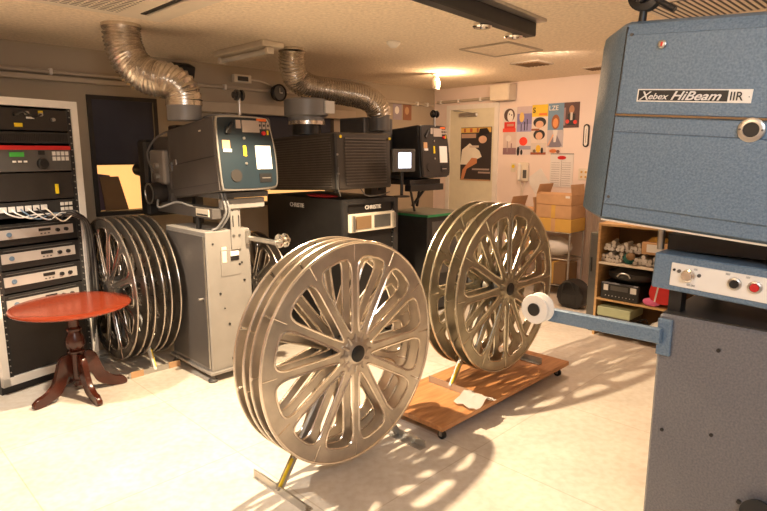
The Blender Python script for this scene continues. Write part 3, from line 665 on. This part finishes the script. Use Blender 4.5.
MB().cyl((0, .02, -.065), (0, .02, .24), .014, n=12).tube([(0, .02, .10), (0, .10, .10), (0, .14, .10)], .014, 10).build('arm', 'blk', mo)
MB().lathe([(.07, -.07), (.07, -.06), (.015, -.055)], c=(0, .02, 0), n=20).build('base', 'blk', mo)
mo.location = P(3.60, 3.36, 1.295)
# ================================================================== PROJECTOR 2 (black)
PB = T('film_projector', 'dark film projector with black lamphouse near the door wall', 'film projector', 4.10, 3.60)
lh = B('lamphouse', 'blk2', PB, 0, .41, 0, .80, 0, .49, bev=.012, loc=(0, 0, 1.365), rot=(radians(-5), 0, 0))
lamphouse_back(lh, .41, .49, 'blk2', 'brnblk'); lh_details(lh, .41, .49)
B('support_beam', 'blk', PB, -.12, .36, .02, .10, 1.24, 1.30, bev=.004); B('base_plate', 'blk2', PB, -.10, .34, .05, .80, 1.30, 1.345)
B('pedestal', 'blk2', PB, -.02, .30, .66, 1.16, .0, 1.10, bev=.006)
MB().tube([(-.10, .05, 1.28), (-.02, .06, 1.05)], .012).tube([(.20, .10, 1.28), (.10, .2, 1.08)], .014).tube([(.12, .12, 1.28), (.17, .2, 1.08)], .014).build('brace', 'blk', PB)
B('neck', 'blk2', PB, .0, .22, .68, .78, 1.09, 1.31)
upper_spindle(PB, .22, .03, 1.84, .12)
B('chimney', 'dgrey', PB, -.40, -.02, .35, .70, 1.62, 1.92, bev=.01)
# side table with green edge
t = T('equipment_cabinet', 'dark cabinet with a green-edged top behind the dolly reels', 'cabinet', 4.36, 3.80 - .36)
m = MB().box(0, .62, 0, .60, .04, .985, bev=.004); m.build('body', 'blk2', t); m = MB().box(-.015, .635, -.015, .615, .985, 1.0); m.build('top', 'olive', t)
m = MB().box(-.019, .639, -.019, -.013, .98, 1.003).box(-.019, -.013, -.019, .619, .98, 1.003); m.build('green_edge', 'green', t)
B('side_panel', 'dgrey', t, .07, .56, -.006, .002, .40, .93); B('paper_label', 'paper', t, .05, .20, -.008, .002, .71, .75)
for x in (.04, .58):
    for y in (.04, .56): MB().cyl((x, y, 0), (x, y, .045), .022, n=12).build('foot', 'rubber', t)
t.location = P(4.22, 3.62, 0); t.scale = (1, 1, 1)
# ================================================================== RIGHT PROJECTOR (blue)
PX = T('film_projector', 'large blue-grey film projector at the right edge with a Xebex HiBeam plate', 'film projector', 1.974, .663)
pd = B('pedestal', 'hammerg', PX, 0, .60, -1.05, 0, .03, 1.07, bev=.008)
for x in (.05, .55):
    for y in (-1.0, -.05): MB().cyl((x, y, 0), (x, y, .035), .035, n=16).build('foot', 'rubber', PX)
for (y, z) in ((-.028, 1.035), (-.185, .985), (-.04, .665), (-.19, .70)): MB().cyl((.002, y, z), (-.004, y, z), .006, n=12).build('screw', 'blk', pd)
B('pedestal_top', 'blk2', PX, .008, .59, -1.04, -.008, 1.07, 1.075)
MB().lathe([(.05, -.03), (.045, -.012), (.01, 0)], c=(-.0, -.345, .50), ax='x', n=24).build('cable_gland', 'rubber', pd)
MB().cyl((.0, -.287, .508), (-.006, -.287, .508), .007, n=12).build('screw', 'blk', pd)
# control box
tx = (radians(2.6), 0, 0)
cbx = B('control_box', 'hammer', PX, 0, .50, -.95, .035, 0, .118, bev=.004, loc=(-.004, 0, 1.155), rot=tx)
B('control_panel', 'label', cbx, -.004, .002, -.75, -.022, .018, .094, bev=.002)
for (y, z, r, mt_) in ((-.033, .072, .004, 'blk'), (-.048, .070, .0055, 'dgrey'), (-.108, .066, .0055, 'dgrey')): MB().cyl((-.003, y, z), (-.009, y, z), r, n=14).build('screw', mt_, cbx)
MB().lathe([(.021, -.004), (.020, -.012), (.015, -.014), (.015, -.026), (.004, -.027)], c=(0, -.077, .060), ax='x', n=26).build('knob', 'chrome', cbx)
for (y, mt_) in ((-.208, 'blk'), (-.262, 'red')):
    r_ = MB().lathe([(.020, -.003), (.019, -.010), (.014, -.012), (.013, -.008)], c=(0, y, .060), ax='x', n=26).build('jack_ring', 'steel', cbx)
    MB().lathe([(.0125, -.006), (.012, -.013), (.003, -.014)], c=(0, y, .060), ax='x', n=22).build('jack', mt_, cbx)
MB().lathe([(.006, -.006), (.005, -.010), (.002, -.011)], c=(0, -.30, .065), ax='x', n=12).build('indicator', 'red', cbx)
for (y, z, s1, tx_) in ((-.105, .082, .007, 'ADJUST'), (-.195, .085, .007, 'MONITOR'), (-.25, .085, .007, 'SIGNAL'), (-.09, .028, .008, 'SOUND SELECT')):
    text('panel_lettering', '-' * 0 + ''.join('|' if c_ != ' ' else ' ' for c_ in tx_), s1, 'dgrey', cbx, (-.0045, y + .015, z), (radians(90), 0, radians(-90)), depth=.0003)
for x, y in ((.04, -.01), (.04, -.5), (.45, -.02), (.45, -.6)): B('post', 'blk', PX, x, x + .05, y - .04, y, 1.07, 1.17)
B('mount_plate', 'blk', PX, .08, .50, -.85, .02, 1.275, 1.33)
for (x, y) in ((.10, .10), (.36, .06)): MB().cyl((x, y - .05, 1.27), (x, y - .05, 1.40), .012, n=12).build('strut', 'steel', PX)
# lamphouse
L3 = bpy.data.objects.new
LY, LX, LH_ = 1.25, .56, .635
plan = [(0, -LY), (LX, -LY), (LX, 0), (0, 0)]
body = MB()
prof = [(0, .012), (.02, 0), (LX, 0), (LX, LH_), (.03, LH_), (.010, LH_ - .012), (0, LH_ - .04)]
body.prism(prof, -LY, 0, 'xz'); lb = body.build('lamphouse', 'hammer', PX, loc=(-.074, .194, 1.377), rot=(radians(4.3), 0, 0))
# chamfered end cap
cap = MB(); rings = []
for (ins, y) in ((0, .0), (.012, .022), (.100, .115), (.115, .122)):
    t_ = ins; zt = LH_ - min(ins * .25, .03); zb = min(ins * .12, .014)
    rings.append([cap._v(p) for p in ((ins + .0, y, zb + .012), (ins + .02, y, zb), (LX - ins, y, zb), (LX - ins, y, zt), (ins + .03, y, zt), (ins + .008, y, zt - .014), (ins, y, zt - .045))])
for a, b_ in zip(rings, rings[1:]):
    for k in range(7): cap._f([a[k], a[(k + 1) % 7], b_[(k + 1) % 7], b_[k]])
cap._f(rings[0][::-1]); cap._f(rings[-1])
cap.build('end_cap', 'hammer', lb)
B('cap_seam', 'blk2', lb, -.001, .02, -.004, 0, .01, LH_ - .02)
# raised upper and lower side panels leaving a recessed strip
B('upper_panel', 'hammer', lb, -.008, .001, -LY, -.006, .348, LH_ - .045, bev=.003)
B('lower_panel', 'hammer', lb, -.008, .001, -LY, -.006, .055, .292, bev=.003)
B('panel_lip', 'brown', lb, -.010, .001, -LY, -.006, .343, .349); B('lower_lip', 'cream', lb, .006, .02, -LY, .0, -.003, .002)
B('seam', 'blk2', lb, -.001, .001, -LY, -.006, .291, .293)
vr = MB().lathe([(.034, 0), (.034, -.010), (.031, -.012), (.021, -.012), (.020, -.006)], c=(0, -.398, .316), ax='x', n=36).build('vent_ring', 'steel', lb)
MB().lathe([(.0205, -.004), (.0205, -.008), (.002, -.008)], c=(0, -.398, .316), ax='x', n=30).build('vent_mesh', 'blk', lb)
for dy in (-.028, .028): MB().cyl((-.011, -.398 + dy, .316), (-.0135, -.398 + dy, .316), .003, n=8).build('ring_screw', 'dgrey', lb)
MB().lathe([(.012, -.008), (.012, -.018), (.009, -.020), (.002, -.020)], c=(0, -.122, .556), ax='x', n=22).build('key_lock', 'steel', lb); B('key_slot', 'red', lb, -.0212, -.0195, -.125, -.119, .550, .562)
for z in (.590, .080): MB().cyl((-.009, -.022, z) if z < .5 else (.0, -.022, z), (-.011, -.022, z), .005, n=10).build('screw', 'dgrey', lb)
lgp = B('name_plate', 'label', lb, -.0105, -.008, -.385, -.068, .388, .426); B('plate_field', 'blk', lb, -.0112, -.0104, -.325, -.072, .3915, .4225)
RX = (radians(90), 0, radians(-90))
text('name_lettering', 'X', .036, 'paper', lb, (-.0118, -.076, .3935), RX, .0004, .35, 1.05, .0003); text('name_lettering', 'ebex', .026, 'paper', lb, (-.0118, -.101, .3955), RX, .0004, .35, 1.12, .0003)
text('name_lettering', 'HiBeam', .036, 'paper', lb, (-.0118, -.168, .3945), RX, .0004, .4, 1.19, .0006)
text('name_lettering', 'IIR', .034, 'blk', lb, (-.0118, -.329, .3950), RX, .0004, 0, .92, .0003)
MB().cyl((-.0105, -.3785, .405), (-.0115, -.3785, .405), .0015, n=8).build('name_dot', 'blk', lb)
# upper spindle on top
MB().cyl((.06, -.02, LH_ - .01), (.06, -.02, LH_ + .07), .012, n=14).build('spindle_post', 'blk', lb)
MB().lathe([(.01, -.05), (.03, -.045), (.03, -.02), (.052, -.015), (.052, .015), (.03, .02), (.03, .04), (.01, .045)], c=(.06, -.02, LH_ + .085), ax='x', n=28).build('upper_spindle', 'blk', lb)
MB().cyl((.05, -.05, LH_ + .07), (.05, -.12, LH_ + .03), .009, n=12).build('spindle_grip', 'blk', lb)
# takeup arm
B('arm_bracket', 'hammer', PX, -.012, .0, -.045, .0, .93, 1.055, bev=.002)
ar = MB(Matrix.Translation((-.030, -.0, 1.0)) @ Matrix.Rotation(radians(-1.0), 4, 'X')).box(-.008, .018, -.02, .40, -.026, .024, bev=.003).build('takeup_arm', 'hammer', PX)
hb = MB().lathe([(.012, .0), (.054, .002), (.056, .006), (.054, .012), (.028, .016), (.028, .040), (.054, .046), (.056, .050), (.052, .055), (.026, .058)][::1], c=(-.115, .405, 1.025), ax='x', n=44).build('takeup_hub', 'white', PX)
MB().lathe([(.024, -.004), (.024, .002)], c=(-.115, .405, 1.025), ax='x', n=30).build('hub_centre', 'blk', hb)
MB().cyl((-.060, .405, 1.025), (-.02, .395, 1.01), .014, n=14).build('spindle', 'steel', hb)
# ================================================================== SHELF UNIT
SU, SV, SW, SDp = 4.82, 1.36, .82, .40
sh = T('wooden_bookcase', 'open wooden shelf unit crammed with cloths behind the blue projector', 'shelf unit', SU, SV)
for y in (0, SW - .02): B('side_board', 'ply', sh, 0, SDp, y, y + .02, .0, 1.0)
for z, nm in ((.98, 'top_board'), (.645, 'shelf'), (.325, 'shelf'), (.05, 'bottom_board')): B(nm, 'ply' if z != .645 else 'cream', sh, 0, SDp, .02, SW - .02, z, z + .018)
B('back_board', 'brown', sh, SDp - .008, SDp, .02, SW - .02, .05, .98)
def onshelf(name, label, cat, y, z, x=.03, group=None): return T(name, label, cat, SU + x, SV + y, z, 45, group)
# rolled white cloths: two layers
cnt = 0
for row, (z, ys) in enumerate(((.664, (.75, .66, .47, .38, .26, .16)), (.76, (.73, .62, .51, .18)))):
    for i, y in enumerate(ys):
        pos = ['leftmost', 'second from left', 'third from left', 'fourth from left', 'fifth from left', 'rightmost'][i]
        t = onshelf('rolled_cloth', 'rolled white cloths on the upper shelf, %s row, %s' % (('lower', 'upper')[row], 'rightmost' if row and i == 3 else pos), 'cloth bundle', y, z, .05, 'rolled cloths on the upper shelf')
        m = MB(); n_ = 7 if row == 0 else 7
        for k in range(n_):
            a = random.uniform(-.25, .25); yy = random.uniform(-.036, .036); zz = .016 + (k // 3) * .028 + random.uniform(0, .006)
            yy = -.032 + (k % 3) * .032 + random.uniform(-.006, .006)
            m.tube([(-.01 + random.uniform(-.015, .015), yy, zz), (.12, yy + a * .08, zz + random.uniform(0, .01))], [.017, .015], 8)
        m.build('rolls', 'cloth', t)
t = onshelf('green_cloth', 'teal green cloth crumpled on the upper bookcase shelf', 'cloth', .565, .664, .02)
MB().ball((.05, 0, .045), .05, .055, .045, jit=.35).build('bundle', mat('teal_cloth', (.02, .12, .10), .9), t)
t = onshelf('tool_pouch', 'brown pouch beside the teal cloth on the upper shelf', 'pouch', .53, .664, -.004)
MB().ball((.01, 0, .075), .02, .04, .03, jit=.2).build('pouch', 'brown', t)
t = onshelf('cardboard_carton', 'small open cardboard carton with white label on the cloths, upper bookcase shelf', 'box', .345, .775, .0)
MB().box(0, .20, -.10, .10, 0, .10, bev=.003).build('carton', 'cardb', t); MB().box(-.002, .001, -.07, .06, .02, .085).build('label', 'paper', t); MB().ball((.1, 0, .11), .07, .08, .03, jit=.2).build('contents', 'cardy', t)
t = onshelf('dark_files', 'dark upright folders at the right end of the upper shelf', 'folder', .08, .664, .03)
MB().box(0, .25, -.05, .06, 0, .28, bev=.003).build('cover', 'blk', t); MB().box(-.002, .22, -.03, .04, .01, .27).build('pages', 'paper', t)
t = onshelf('black_device', 'black boxy tape machine with two cream patches on the middle shelf', 'machine', .60, .343, .0)
MB().box(0, .30, -.16, .17, 0, .15, bev=.01).build('body', 'blk', t)
B('cream_patch', 'paper', t, -.004, .002, .10, .14, .08, .13); B('cream_patch', 'paper', t, -.004, .002, -.14, -.09, .08, .13); B('display', 'dgrey', t, -.003, .002, -.07, .08, .085, .125)
g = MB()
for k in range(9): g.cyl((-.001, .12 - k * .03, .035), (-.006, .12 - k * .03, .035), .004, n=8)
g.build('buttons', 'steel', t)
t = onshelf('black_bag', 'black soft bag slumped on top of the tape machine', 'bag', .56, .494, .0)
MB().ball((.13, 0, .065), .13, .20, .07, jit=.08).build('bag', 'blk', t); MB().tube(catmull([(.0, .07, .06), (-.01, .04, .09), (-.01, -.02, .09), (.0, -.04, .06)]), .006).build('handle', 'steel', t)
t = onshelf('red_bag', 'red bag with white stripe standing on the middle shelf', 'bag', .25, .343, -.005)
MB().prism(chaikin([(-.09, .03), (.10, .03), (.11, .15), (.05, .28), (-.02, .28), (-.07, .15)], 2), .0, .12, 'yz', bev=.02).build('bag', 'redb', t)
MB().prism([(.05, .05), (.062, .05), (.030, .26), (.018, .26)], -.004, .001, 'yz').build('stripe', 'paper', t)
t = onshelf('pink_pouch', 'pink pouch below the red bag on the middle shelf', 'pouch', .34, .343, -.01)
MB().ball((.03, 0, .035), .03, .07, .035, jit=.1).build('pouch', mat('pink_cloth', (.60, .12, .25), .8), t)
t = onshelf('green_box', 'pale green lidded box on the bottom shelf', 'box', .66, .068, .0)
MB().box(0, .28, -.16, .12, 0, .12, bev=.006).build('tub', 'dgrey', t); MB().box(-.004, .284, -.165, .125, .12, .20, bev=.006).build('lid', mat('pale_green', (.34, .36, .22), .7), t)
t = onshelf('cable_bundle', 'tangle of black cable on the bottom shelf beside the green box', 'cable', .42, .068, .02)
pts = [(.05 + .05 * sin(k * 1.3), .05 * cos(k * .9), .02 + .006 * k + .01 * sin(k * 2.1)) for k in range(18)]
MB().tube(catmull(pts, 4), .007, 6).build('cable', 'blk', t)
t = onshelf('white_bundle', 'heap of white cloth on the bottom shelf at the right', 'cloth', .26, .068, .02)
MB().ball((.08, 0, .07), .07, .10, .07, jit=.25).build('heap', 'cloth', t)
sp = T('grey_cabinet', 'narrow olive grey cabinet standing beside the wooden shelf unit', 'cabinet', 4.90, 2.20)
B('body', 'olive', sp, 0, .42, 0, .085, .12, .90, bev=.004); B('door_edge', 'dgrey', sp, -.004, .001, .01, .075, .14, .88)
for x in (.03, .38): B('foot', 'blk', sp, x - .02, x + .02, .02, .06, 0, .12)
B('handle', 'blk', sp, -.014, -.003, .055, .065, .55, .68)
t = T('black_pouch_bag', 'black bag slumped on the floor left of the grey cabinet', 'bag', 5.55, 2.74)
MB().prism(chaikin([(-.15, 0), (.13, 0), (.14, .16), (.10, .27), (.02, .30), (-.08, .27), (-.15, .20)], 2), -.09, .09, 'yz', bev=.03).build('bag', 'blk', t); MB().tube(catmull([(-.09, -.06, .20), (-.11, -.02, .28), (-.11, .05, .27), (-.09, .08, .16)]), .007).build('strap', 'blk2', t); MB().box(-.098, -.088, -.08, .08, .05, .15, bev=.003).build('pocket', 'blk2', t)
# ================================================================== CART AND BOXES
ct = T('wire_cart', 'chrome wire shelf cart holding cardboard boxes by the wall', 'cart', 5.88, 2.98)
for x in (0.0, .32):
    for y in (0.0, .78):
        l_ = MB().cyl((x, y, .05), (x, y, .722), .011, n=12).build('post', 'steel', ct); MB().lathe([(.022, 0), (.03, .02), (.03, .035), (.012, .05)], c=(x, y, 0), n=14).build('caster', 'rubber', l_)
for z in (.72, .42, .12):
    m = MB().tube([(0, 0, z), (.32, 0, z), (.32, .78, z), (0, .78, z)], .007, 6, closed=True)
    for k in range(1, 14): m.cyl((0, k * .056, z), (.32, k * .056, z), .003, n=6)
    m.build('shelf', 'steel', ct)
def carton(label, U, V, z, sx, sy, sz, mt_='cardb', flaps=False, rot=45, mark=False):
    t = T('cardboard_box', label, 'box', U, V, z, rot)
    if not flaps:
        MB().box(0, sx, 0, sy, 0, sz, bev=.003).build('carton', mt_, t)
        MB().box(-.001, sx + .001, sy / 2 - .025, sy / 2 + .025, -.0005, sz + .001).build('tape', 'cardb' if mt_ == 'cardy' else 'cardy', t)
    else:
        m = MB(); h = .004
        m.box(0, sx, 0, sy, 0, h).box(0, h, 0, sy, 0, sz).box(sx - h, sx, 0, sy, 0, sz).box(0, sx, 0, h, 0, sz).box(0, sx, sy - h, sy, 0, sz); m.build('carton', mt_, t)
        MB(Matrix.Translation((0, sy, sz)) @ Matrix.Rotation(radians(18), 4, 'X')).box(0, sx, -.002, .002, 0, flaps).build('flap', mt_, t)
        MB(Matrix.Translation((0, 0, sz)) @ Matrix.Rotation(radians(-8), 4, 'X')).box(0, sx, -.002, .002, 0, flaps).build('flap', mt_, t)
        MB(Matrix.Translation((0, 0, sz)) @ Matrix.Rotation(radians(70), 4, 'Y')).box(-.002, .002, 0, sy, 0, flaps * .6).build('flap', mt_, t)
        if mark: MB(Matrix.Translation((0, 0, sz))).box(-.003, 0, .02, .07, -.03, -.005).build('printed_mark', 'paper', t)
    return t
carton('lowest sealed cardboard box of the stack on the wire cart', 5.87, 2.97, .728, .34, .43, .145, 'cardy')
carton('middle sealed cardboard box of the stack on the wire cart', 5.88, 2.98, .876, .33, .43, .145, 'cardb')
carton('open cardboard box with raised flaps on top of the cart stack', 5.89, 2.99, 1.024, .31, .43, .11, 'cardb', flaps=.12, mark=True)
carton('open cardboard box with spread flap left of the cart stack', 5.87, 3.43, .728, .33, .33, .22, 'cardb', flaps=.15)
carton('large brown cardboard box on the lowest cart shelf', 5.90, 3.02, .128, .28, .34, .24, 'brown')
carton('brown cardboard box on the middle cart shelf', 5.92, 3.45, .428, .26, .28, .20, 'cardb')
t = T('white_bin_liner', 'white plastic sack on the middle cart shelf under the boxes', 'bag', 6.04, 3.22, .43)
MB().ball((0, 0, .11), .12, .19, .11, jit=.1).build('sack', 'paper', t)
# wall things (door wall): local frame x->+U, y->+V ; wall at U=WU
def wallT(name, label, cat, V, z, group=None): return T(name, label, cat, WU - .002, V, z, 45, group)
def poster(label, V0_, V1_, z0, z1, base, patches, texts=()):
    """V0_ is the left edge in view (larger V)"""
    t = wallT('poster', label, 'poster', V0_, z0, None)
    W = V0_ - V1_; Hh = z1 - z0
    names = []
    def mm(c):
        k = 'ink_%02d%02d%02d' % tuple(int(x * 99) for x in c); mat(k, c, .55); return MATS[k]
    mats_ = [mm(base)]; m = MB(); m.box(-.003, 0, -W, 0, 0, Hh)
    for i, (poly, c) in enumerate(patches):
        mt_ = mm(c)
        if mt_ not in mats_: mats_.append(mt_)
        m.mi = mats_.index(mt_); d = -.0034 - i * .00035
        if len(poly) == 4 and isinstance(poly[0], (int, float)):
            cx, cz, rx, rz = poly; pl_ = [(-(cx + rx * cos(2 * pi * k / 18)) * W, (cz + rz * sin(2 * pi * k / 18)) * Hh) for k in range(18)]
        else: pl_ = [(-x * W, z * Hh) for x, z in poly]
        m.prism(pl_, d, -.0025, 'yz')
    m.build('sheet', mats_, t)
    for (s1, x, z, sz, c) in texts:
        text('lettering', s1, sz, c, t, (-.009, -x * W, z * Hh), RX, .0003, bold=.001)
    return t
R4 = lambda a, b, c, d: [(a, b), (c, b), (c, d), (a, d)]
K, Wt, Rd, Sk, Sk2 = (.02, .02, .025), (.80, .76, .72), (.70, .04, .03), (.72, .42, .28), (.45, .22, .12)
poster('poster of a dark-haired pale face over a red block, top left of the poster group', 4.17, 3.975, 1.85, 2.145, (.72, .66, .62), [((.45, .70, .40, .27), (.10, .06, .05)), ((.52, .66, .22, .24), Wt), ((.45, .74, .04, .03), K), ((.62, .70, .04, .03), K), (R4(.10, .12, .9, .42), Rd), (R4(.0, .0, .95, .16), (.8, .08, .05)), (R4(.3, .24, .8, .34), (.6, .3, .2))])
poster('purple-blue poster with yellow lamp shape, second in the top row of the group', 3.97, 3.765, 1.85, 2.15, (.22, .20, .42), [(R4(0, .72, 1, 1), (.55, .45, .48)), ((.32, .58, .16, .2), (.75, .5, .15)), (R4(0, 0, 1, .3), (.32, .30, .55)), (R4(.5, .05, .56, .4), K), (R4(.68, .05, .73, .5), K), (R4(.28, .02, .33, .3), K)])
poster('yellow poster with a large letter S at its top left corner', 3.765, 3.555, 2.02, 2.16, (.82, .55, .03), [(R4(.45, .1, .95, .3), (.8, .2, .03))], [('S', .06, .35, .085, 'blk')])
poster('blue magazine poster with big pale letters over a person in blue', 3.55, 3.35, 1.86, 2.165, (.16, .28, .42), [((.5, .30, .26, .28), (.30, .10, .04)), ((.5, .26, .17, .18), (.75, .30, .10))], [('LZE', .05, .74, .075, 'label')])
poster('dark poster of a person in black with red hands, rightmost of the top row', 3.35, 3.16, 1.88, 2.165, (.10, .05, .05), [((.5, .72, .17, .16), Sk2), (R4(.25, .1, .75, .55), K), ((.25, .25, .12, .08), Rd), ((.75, .22, .12, .08), Rd), (R4(.43, .3, .57, .6), (.6, .55, .5)), (R4(0, .1, .12, .8), (.3, .2, .22))])
poster('poster of two dark-haired faces one above the other below the yellow one', 3.765, 3.55, 1.72, 2.02, (.74, .64, .58), [((.5, .78, .40, .20), K), ((.5, .70, .25, .14), Sk), ((.5, .30, .36, .20), K), ((.5, .25, .22, .15), Sk), (R4(.0, .46, .5, .54), (.3, .1, .05))])
poster('poster of a seated person in a grey-blue suit below the blue one', 3.55, 3.345, 1.66, 1.86, (.5, .46, .50), [([(.05, .1), (.5, .9), (.95, .1), (.8, .0), (.2, .0)], (.22, .20, .25)), ([(.35, 1), (.65, 1), (.55, .3), (.42, .3)], (.72, .68, .66)), ([(.0, .1), (.12, .1), (.42, .7), (.35, .78)], Sk)])
poster('pale poster with small dark figures, lowest left of the group', 4.16, 3.97, 1.575, 1.85, (.66, .54, .50), [(R4(0, 0, 1, .3), (.28, .16, .18)), ((.4, .72, .22, .14), (.75, .68, .64)), (R4(.3, .1, .36, .6), (.4, .3, .3)), (R4(.6, .05, .68, .5), (.3, .18, .2))])
poster('pale poster with a bright red balloon in the lower middle of the group', 3.97, 3.765, 1.575, 1.85, (.70, .62, .60), [((.48, .58, .28, .19), (.85, .06, .03)), (R4(.2, .22, 1, .38), (.34, .34, .44)), ((.15, .15, .10, .2), K), ((.38, .1, .08, .12), K)])
poster('small wide poster strip with yellow figure on a beach, bottom right of the group', 3.765, 3.56, 1.575, 1.715, (.66, .58, .52), [(R4(0, 0, 1, .2), (.35, .10, .05)), ((.5, .5, .16, .32), (.8, .5, .05)), ((.75, .35, .08, .25), K), ((.25, .3, .1, .15), (.2, .16, .1))])
poster('small clipping with an orange shape above the calendar', 3.53, 3.37, 1.585, 1.65, (.72, .58, .50), [((.4, .5, .3, .35), (.65, .20, .06)), ((.8, .4, .14, .3), (.2, .1, .08))])
t = poster('tall poster on the door with a dark-clad person holding a white-dressed one', 4.81, 4.32, 1.235, 1.925, (.04, .03, .03), [
    (R4(.0, .90, .98, .99), (.72, .45, .10)), (R4(.10, .91, .16, .98), (.4, .1, .05)), (R4(.30, .91, .38, .98), (.5, .1, .05)), (R4(.52, .91, .58, .98), (.4, .1, .05)),
    (R4(.02, .80, .5, .88), (.45, .30, .22)), ([(.0, .30), (.05, .58), (.30, .70), (.62, .56), (.70, .45), (.40, .36), (.25, .30)], (.80, .74, .62)), ((.72, .77, .13, .07), (.72, .45, .30)),
    ([(.55, .80), (.62, .97), (.85, .98), (.95, .88), (.80, .86), (.66, .84)], (.015, .012, .015)), ([(.03, .02), (.12, .03), (.22, .22), (.55, .33), (.55, .42), (.38, .43), (.08, .20)], (.62, .25, .11)),
    (R4(.40, .20, .95, .23), (.4, .32, .28)), (R4(.60, .14, .98, .17), (.4, .3, .25)), (R4(.0, .0, 1, .025), (.5, .3, .15)), (R4(.3, .62, .6, .66), (.65, .55, .45))])
t.location = P(WU - .023, 4.81, 1.235)
t = wallT('calendar', 'white wall calendar with red oval heading behind the cardboard boxes', 'calendar', 3.49, 1.20)
B('sheet', 'paper', t, -.006, 0, -.29, 0, 0, .38); MB().prism([(-.145 + .055 * cos(2 * pi * k / 20), .34 + .022 * sin(2 * pi * k / 20)) for k in range(20)], -.008, -.005, 'yz').build('red_heading', 'red', t)
g = MB()
for r_ in range(11):
    for c_ in (0, 1): g.box(-.0072, -.0058, -.135 - .14 * c_ + .012, -.015 - .14 * c_, .02 + r_ * .026, .023 + r_ * .026)
g.box(-.0072, -.0058, -.148, -.145, .01, .31); g.build('date_lines', 'mauve', t); B('binding', 'dgrey', t, -.009, 0, -.29, 0, .38, .388)
t = wallT('telephone', 'cream wall telephone with hanging cord left of the calendar', 'telephone', 3.90, 1.25)
B('base', 'cream', t, -.05, 0, -.13, 0, 0, .23, bev=.012); MB().box(-.09, -.05, -.05, -.01, .01, .22, bev=.012).build('handset', 'label', t); B('keypad', 'dgrey', t, -.052, -.049, -.12, -.07, .04, .14)
MB().tube(catmull([(-.05, -.03, .02), (-.05, -.06, -.12), (-.05, -.02, -.28), (-.05, -.05, -.36), (-.03, -.07, -.1), (-.03, -.10, 0)]), .006, 6).build('cord', 'cream', t)
t = wallT('light_switch', 'small wall switch plate with yellow dot between door and telephone', 'switch', 4.03, 1.36)
B('plate', 'cream', t, -.008, 0, -.07, 0, 0, .11, bev=.003); MB().cyl((-.007, -.035, .07), (-.013, -.035, .07), .022, n=16).build('button', 'yel', t)
t = wallT('paper_note', 'white paper sheet hung askew between telephone and calendar', 'paper', 3.62, 1.20)
MB(Matrix.Rotation(radians(-35), 4, 'X')).box(-.004, 0, -.13, .10, -.09, .17).build('sheet', 'paper', t)
t = wallT('wall_plate', 'brass double switch plate on the wall right of the calendar', 'switch', 3.13, 1.29)
B('plate', 'cream', t, -.008, 0, -.13, 0, 0, .13, bev=.003)
for y in (-.04, -.09):
    for z in (.035, .09): MB().cyl((-.007, y, z), (-.014, y, z), .012, n=12).build('button', 'cardy', t)
t = wallT('wall_thermometer', 'black oval-framed thermometer on the wall right of the posters', 'thermometer', 3.09, 1.66)
out = [(-.03 + .034 * cos(a), (.034 if sin(a) > 0 else -.034) * 0 + (.22 if sin(a) >= 0 else .034) + .034 * sin(a)) for a in [2 * pi * k / 28 for k in range(28)]]
inn = [((p[0] + .03) * .6 - .03, (p[1] - .127) * .88 + .127) for p in out]
MB().prism(out, -.016, 0, 'yz').build('frame', 'blk', t); MB().prism(inn, -.018, -.015, 'yz').build('scale', 'label', t); B('column', 'mauve', t, -.02, -.017, -.032, -.028, .05, .2)
for (Vx, lb, c_) in ((5.47, 'small grey-blue poster on the projection wall above the dark lamphouse', (.35, .30, .34)), (5.66, 'small brown poster on the projection wall right of the grey-blue one', (.30, .13, .07))):
    t = T('small_poster', lb, 'poster', Vx, WV - .002, 2.02)
    mat('sp_%d' % int(Vx * 100), c_, .6); B('sheet', 'sp_%d' % int(Vx * 100) if 0 else MATS['sp_%d' % int(Vx * 100)], t, 0, .16, -.004, 0, 0, .20)
    MB().prism([(.07 + .04 * cos(2 * pi * k / 14), .12 + .05 * sin(2 * pi * k / 14)) for k in range(14)], -.006, -.003, 'xz').build('figure', 'label' if Vx < 5.5 else 'cardb', t)
# curtain and tube right of the cart
t = T('curtain', 'pale beige curtain hanging by the wall between cart and grey cabinet', 'curtain', 6.12, 2.62, .22)
m = MB(); G = []
for i in range(30):
    y = i / 29 * .34; x = .018 * sin(i * 1.1)
    G.append((m._v((x + .05, y * 1.0, 0)), m._v((x * .8 + .05, y * .92, .92))))
for a, b_ in zip(G, G[1:]): m._f([a[0], b_[0], b_[1], a[1]])
bmesh.ops.solidify(m.bm, geom=m.bm.faces[:], thickness=.004); m.build('cloth', 'curtain', t); MB().cyl((.05, -.02, .925), (.05, .34, .925), .01).build('rod', 'cream', t)
MB().cyl((.05, .16, .925), (.17, .16, .925), .008).build('bracket', 'cream', t)
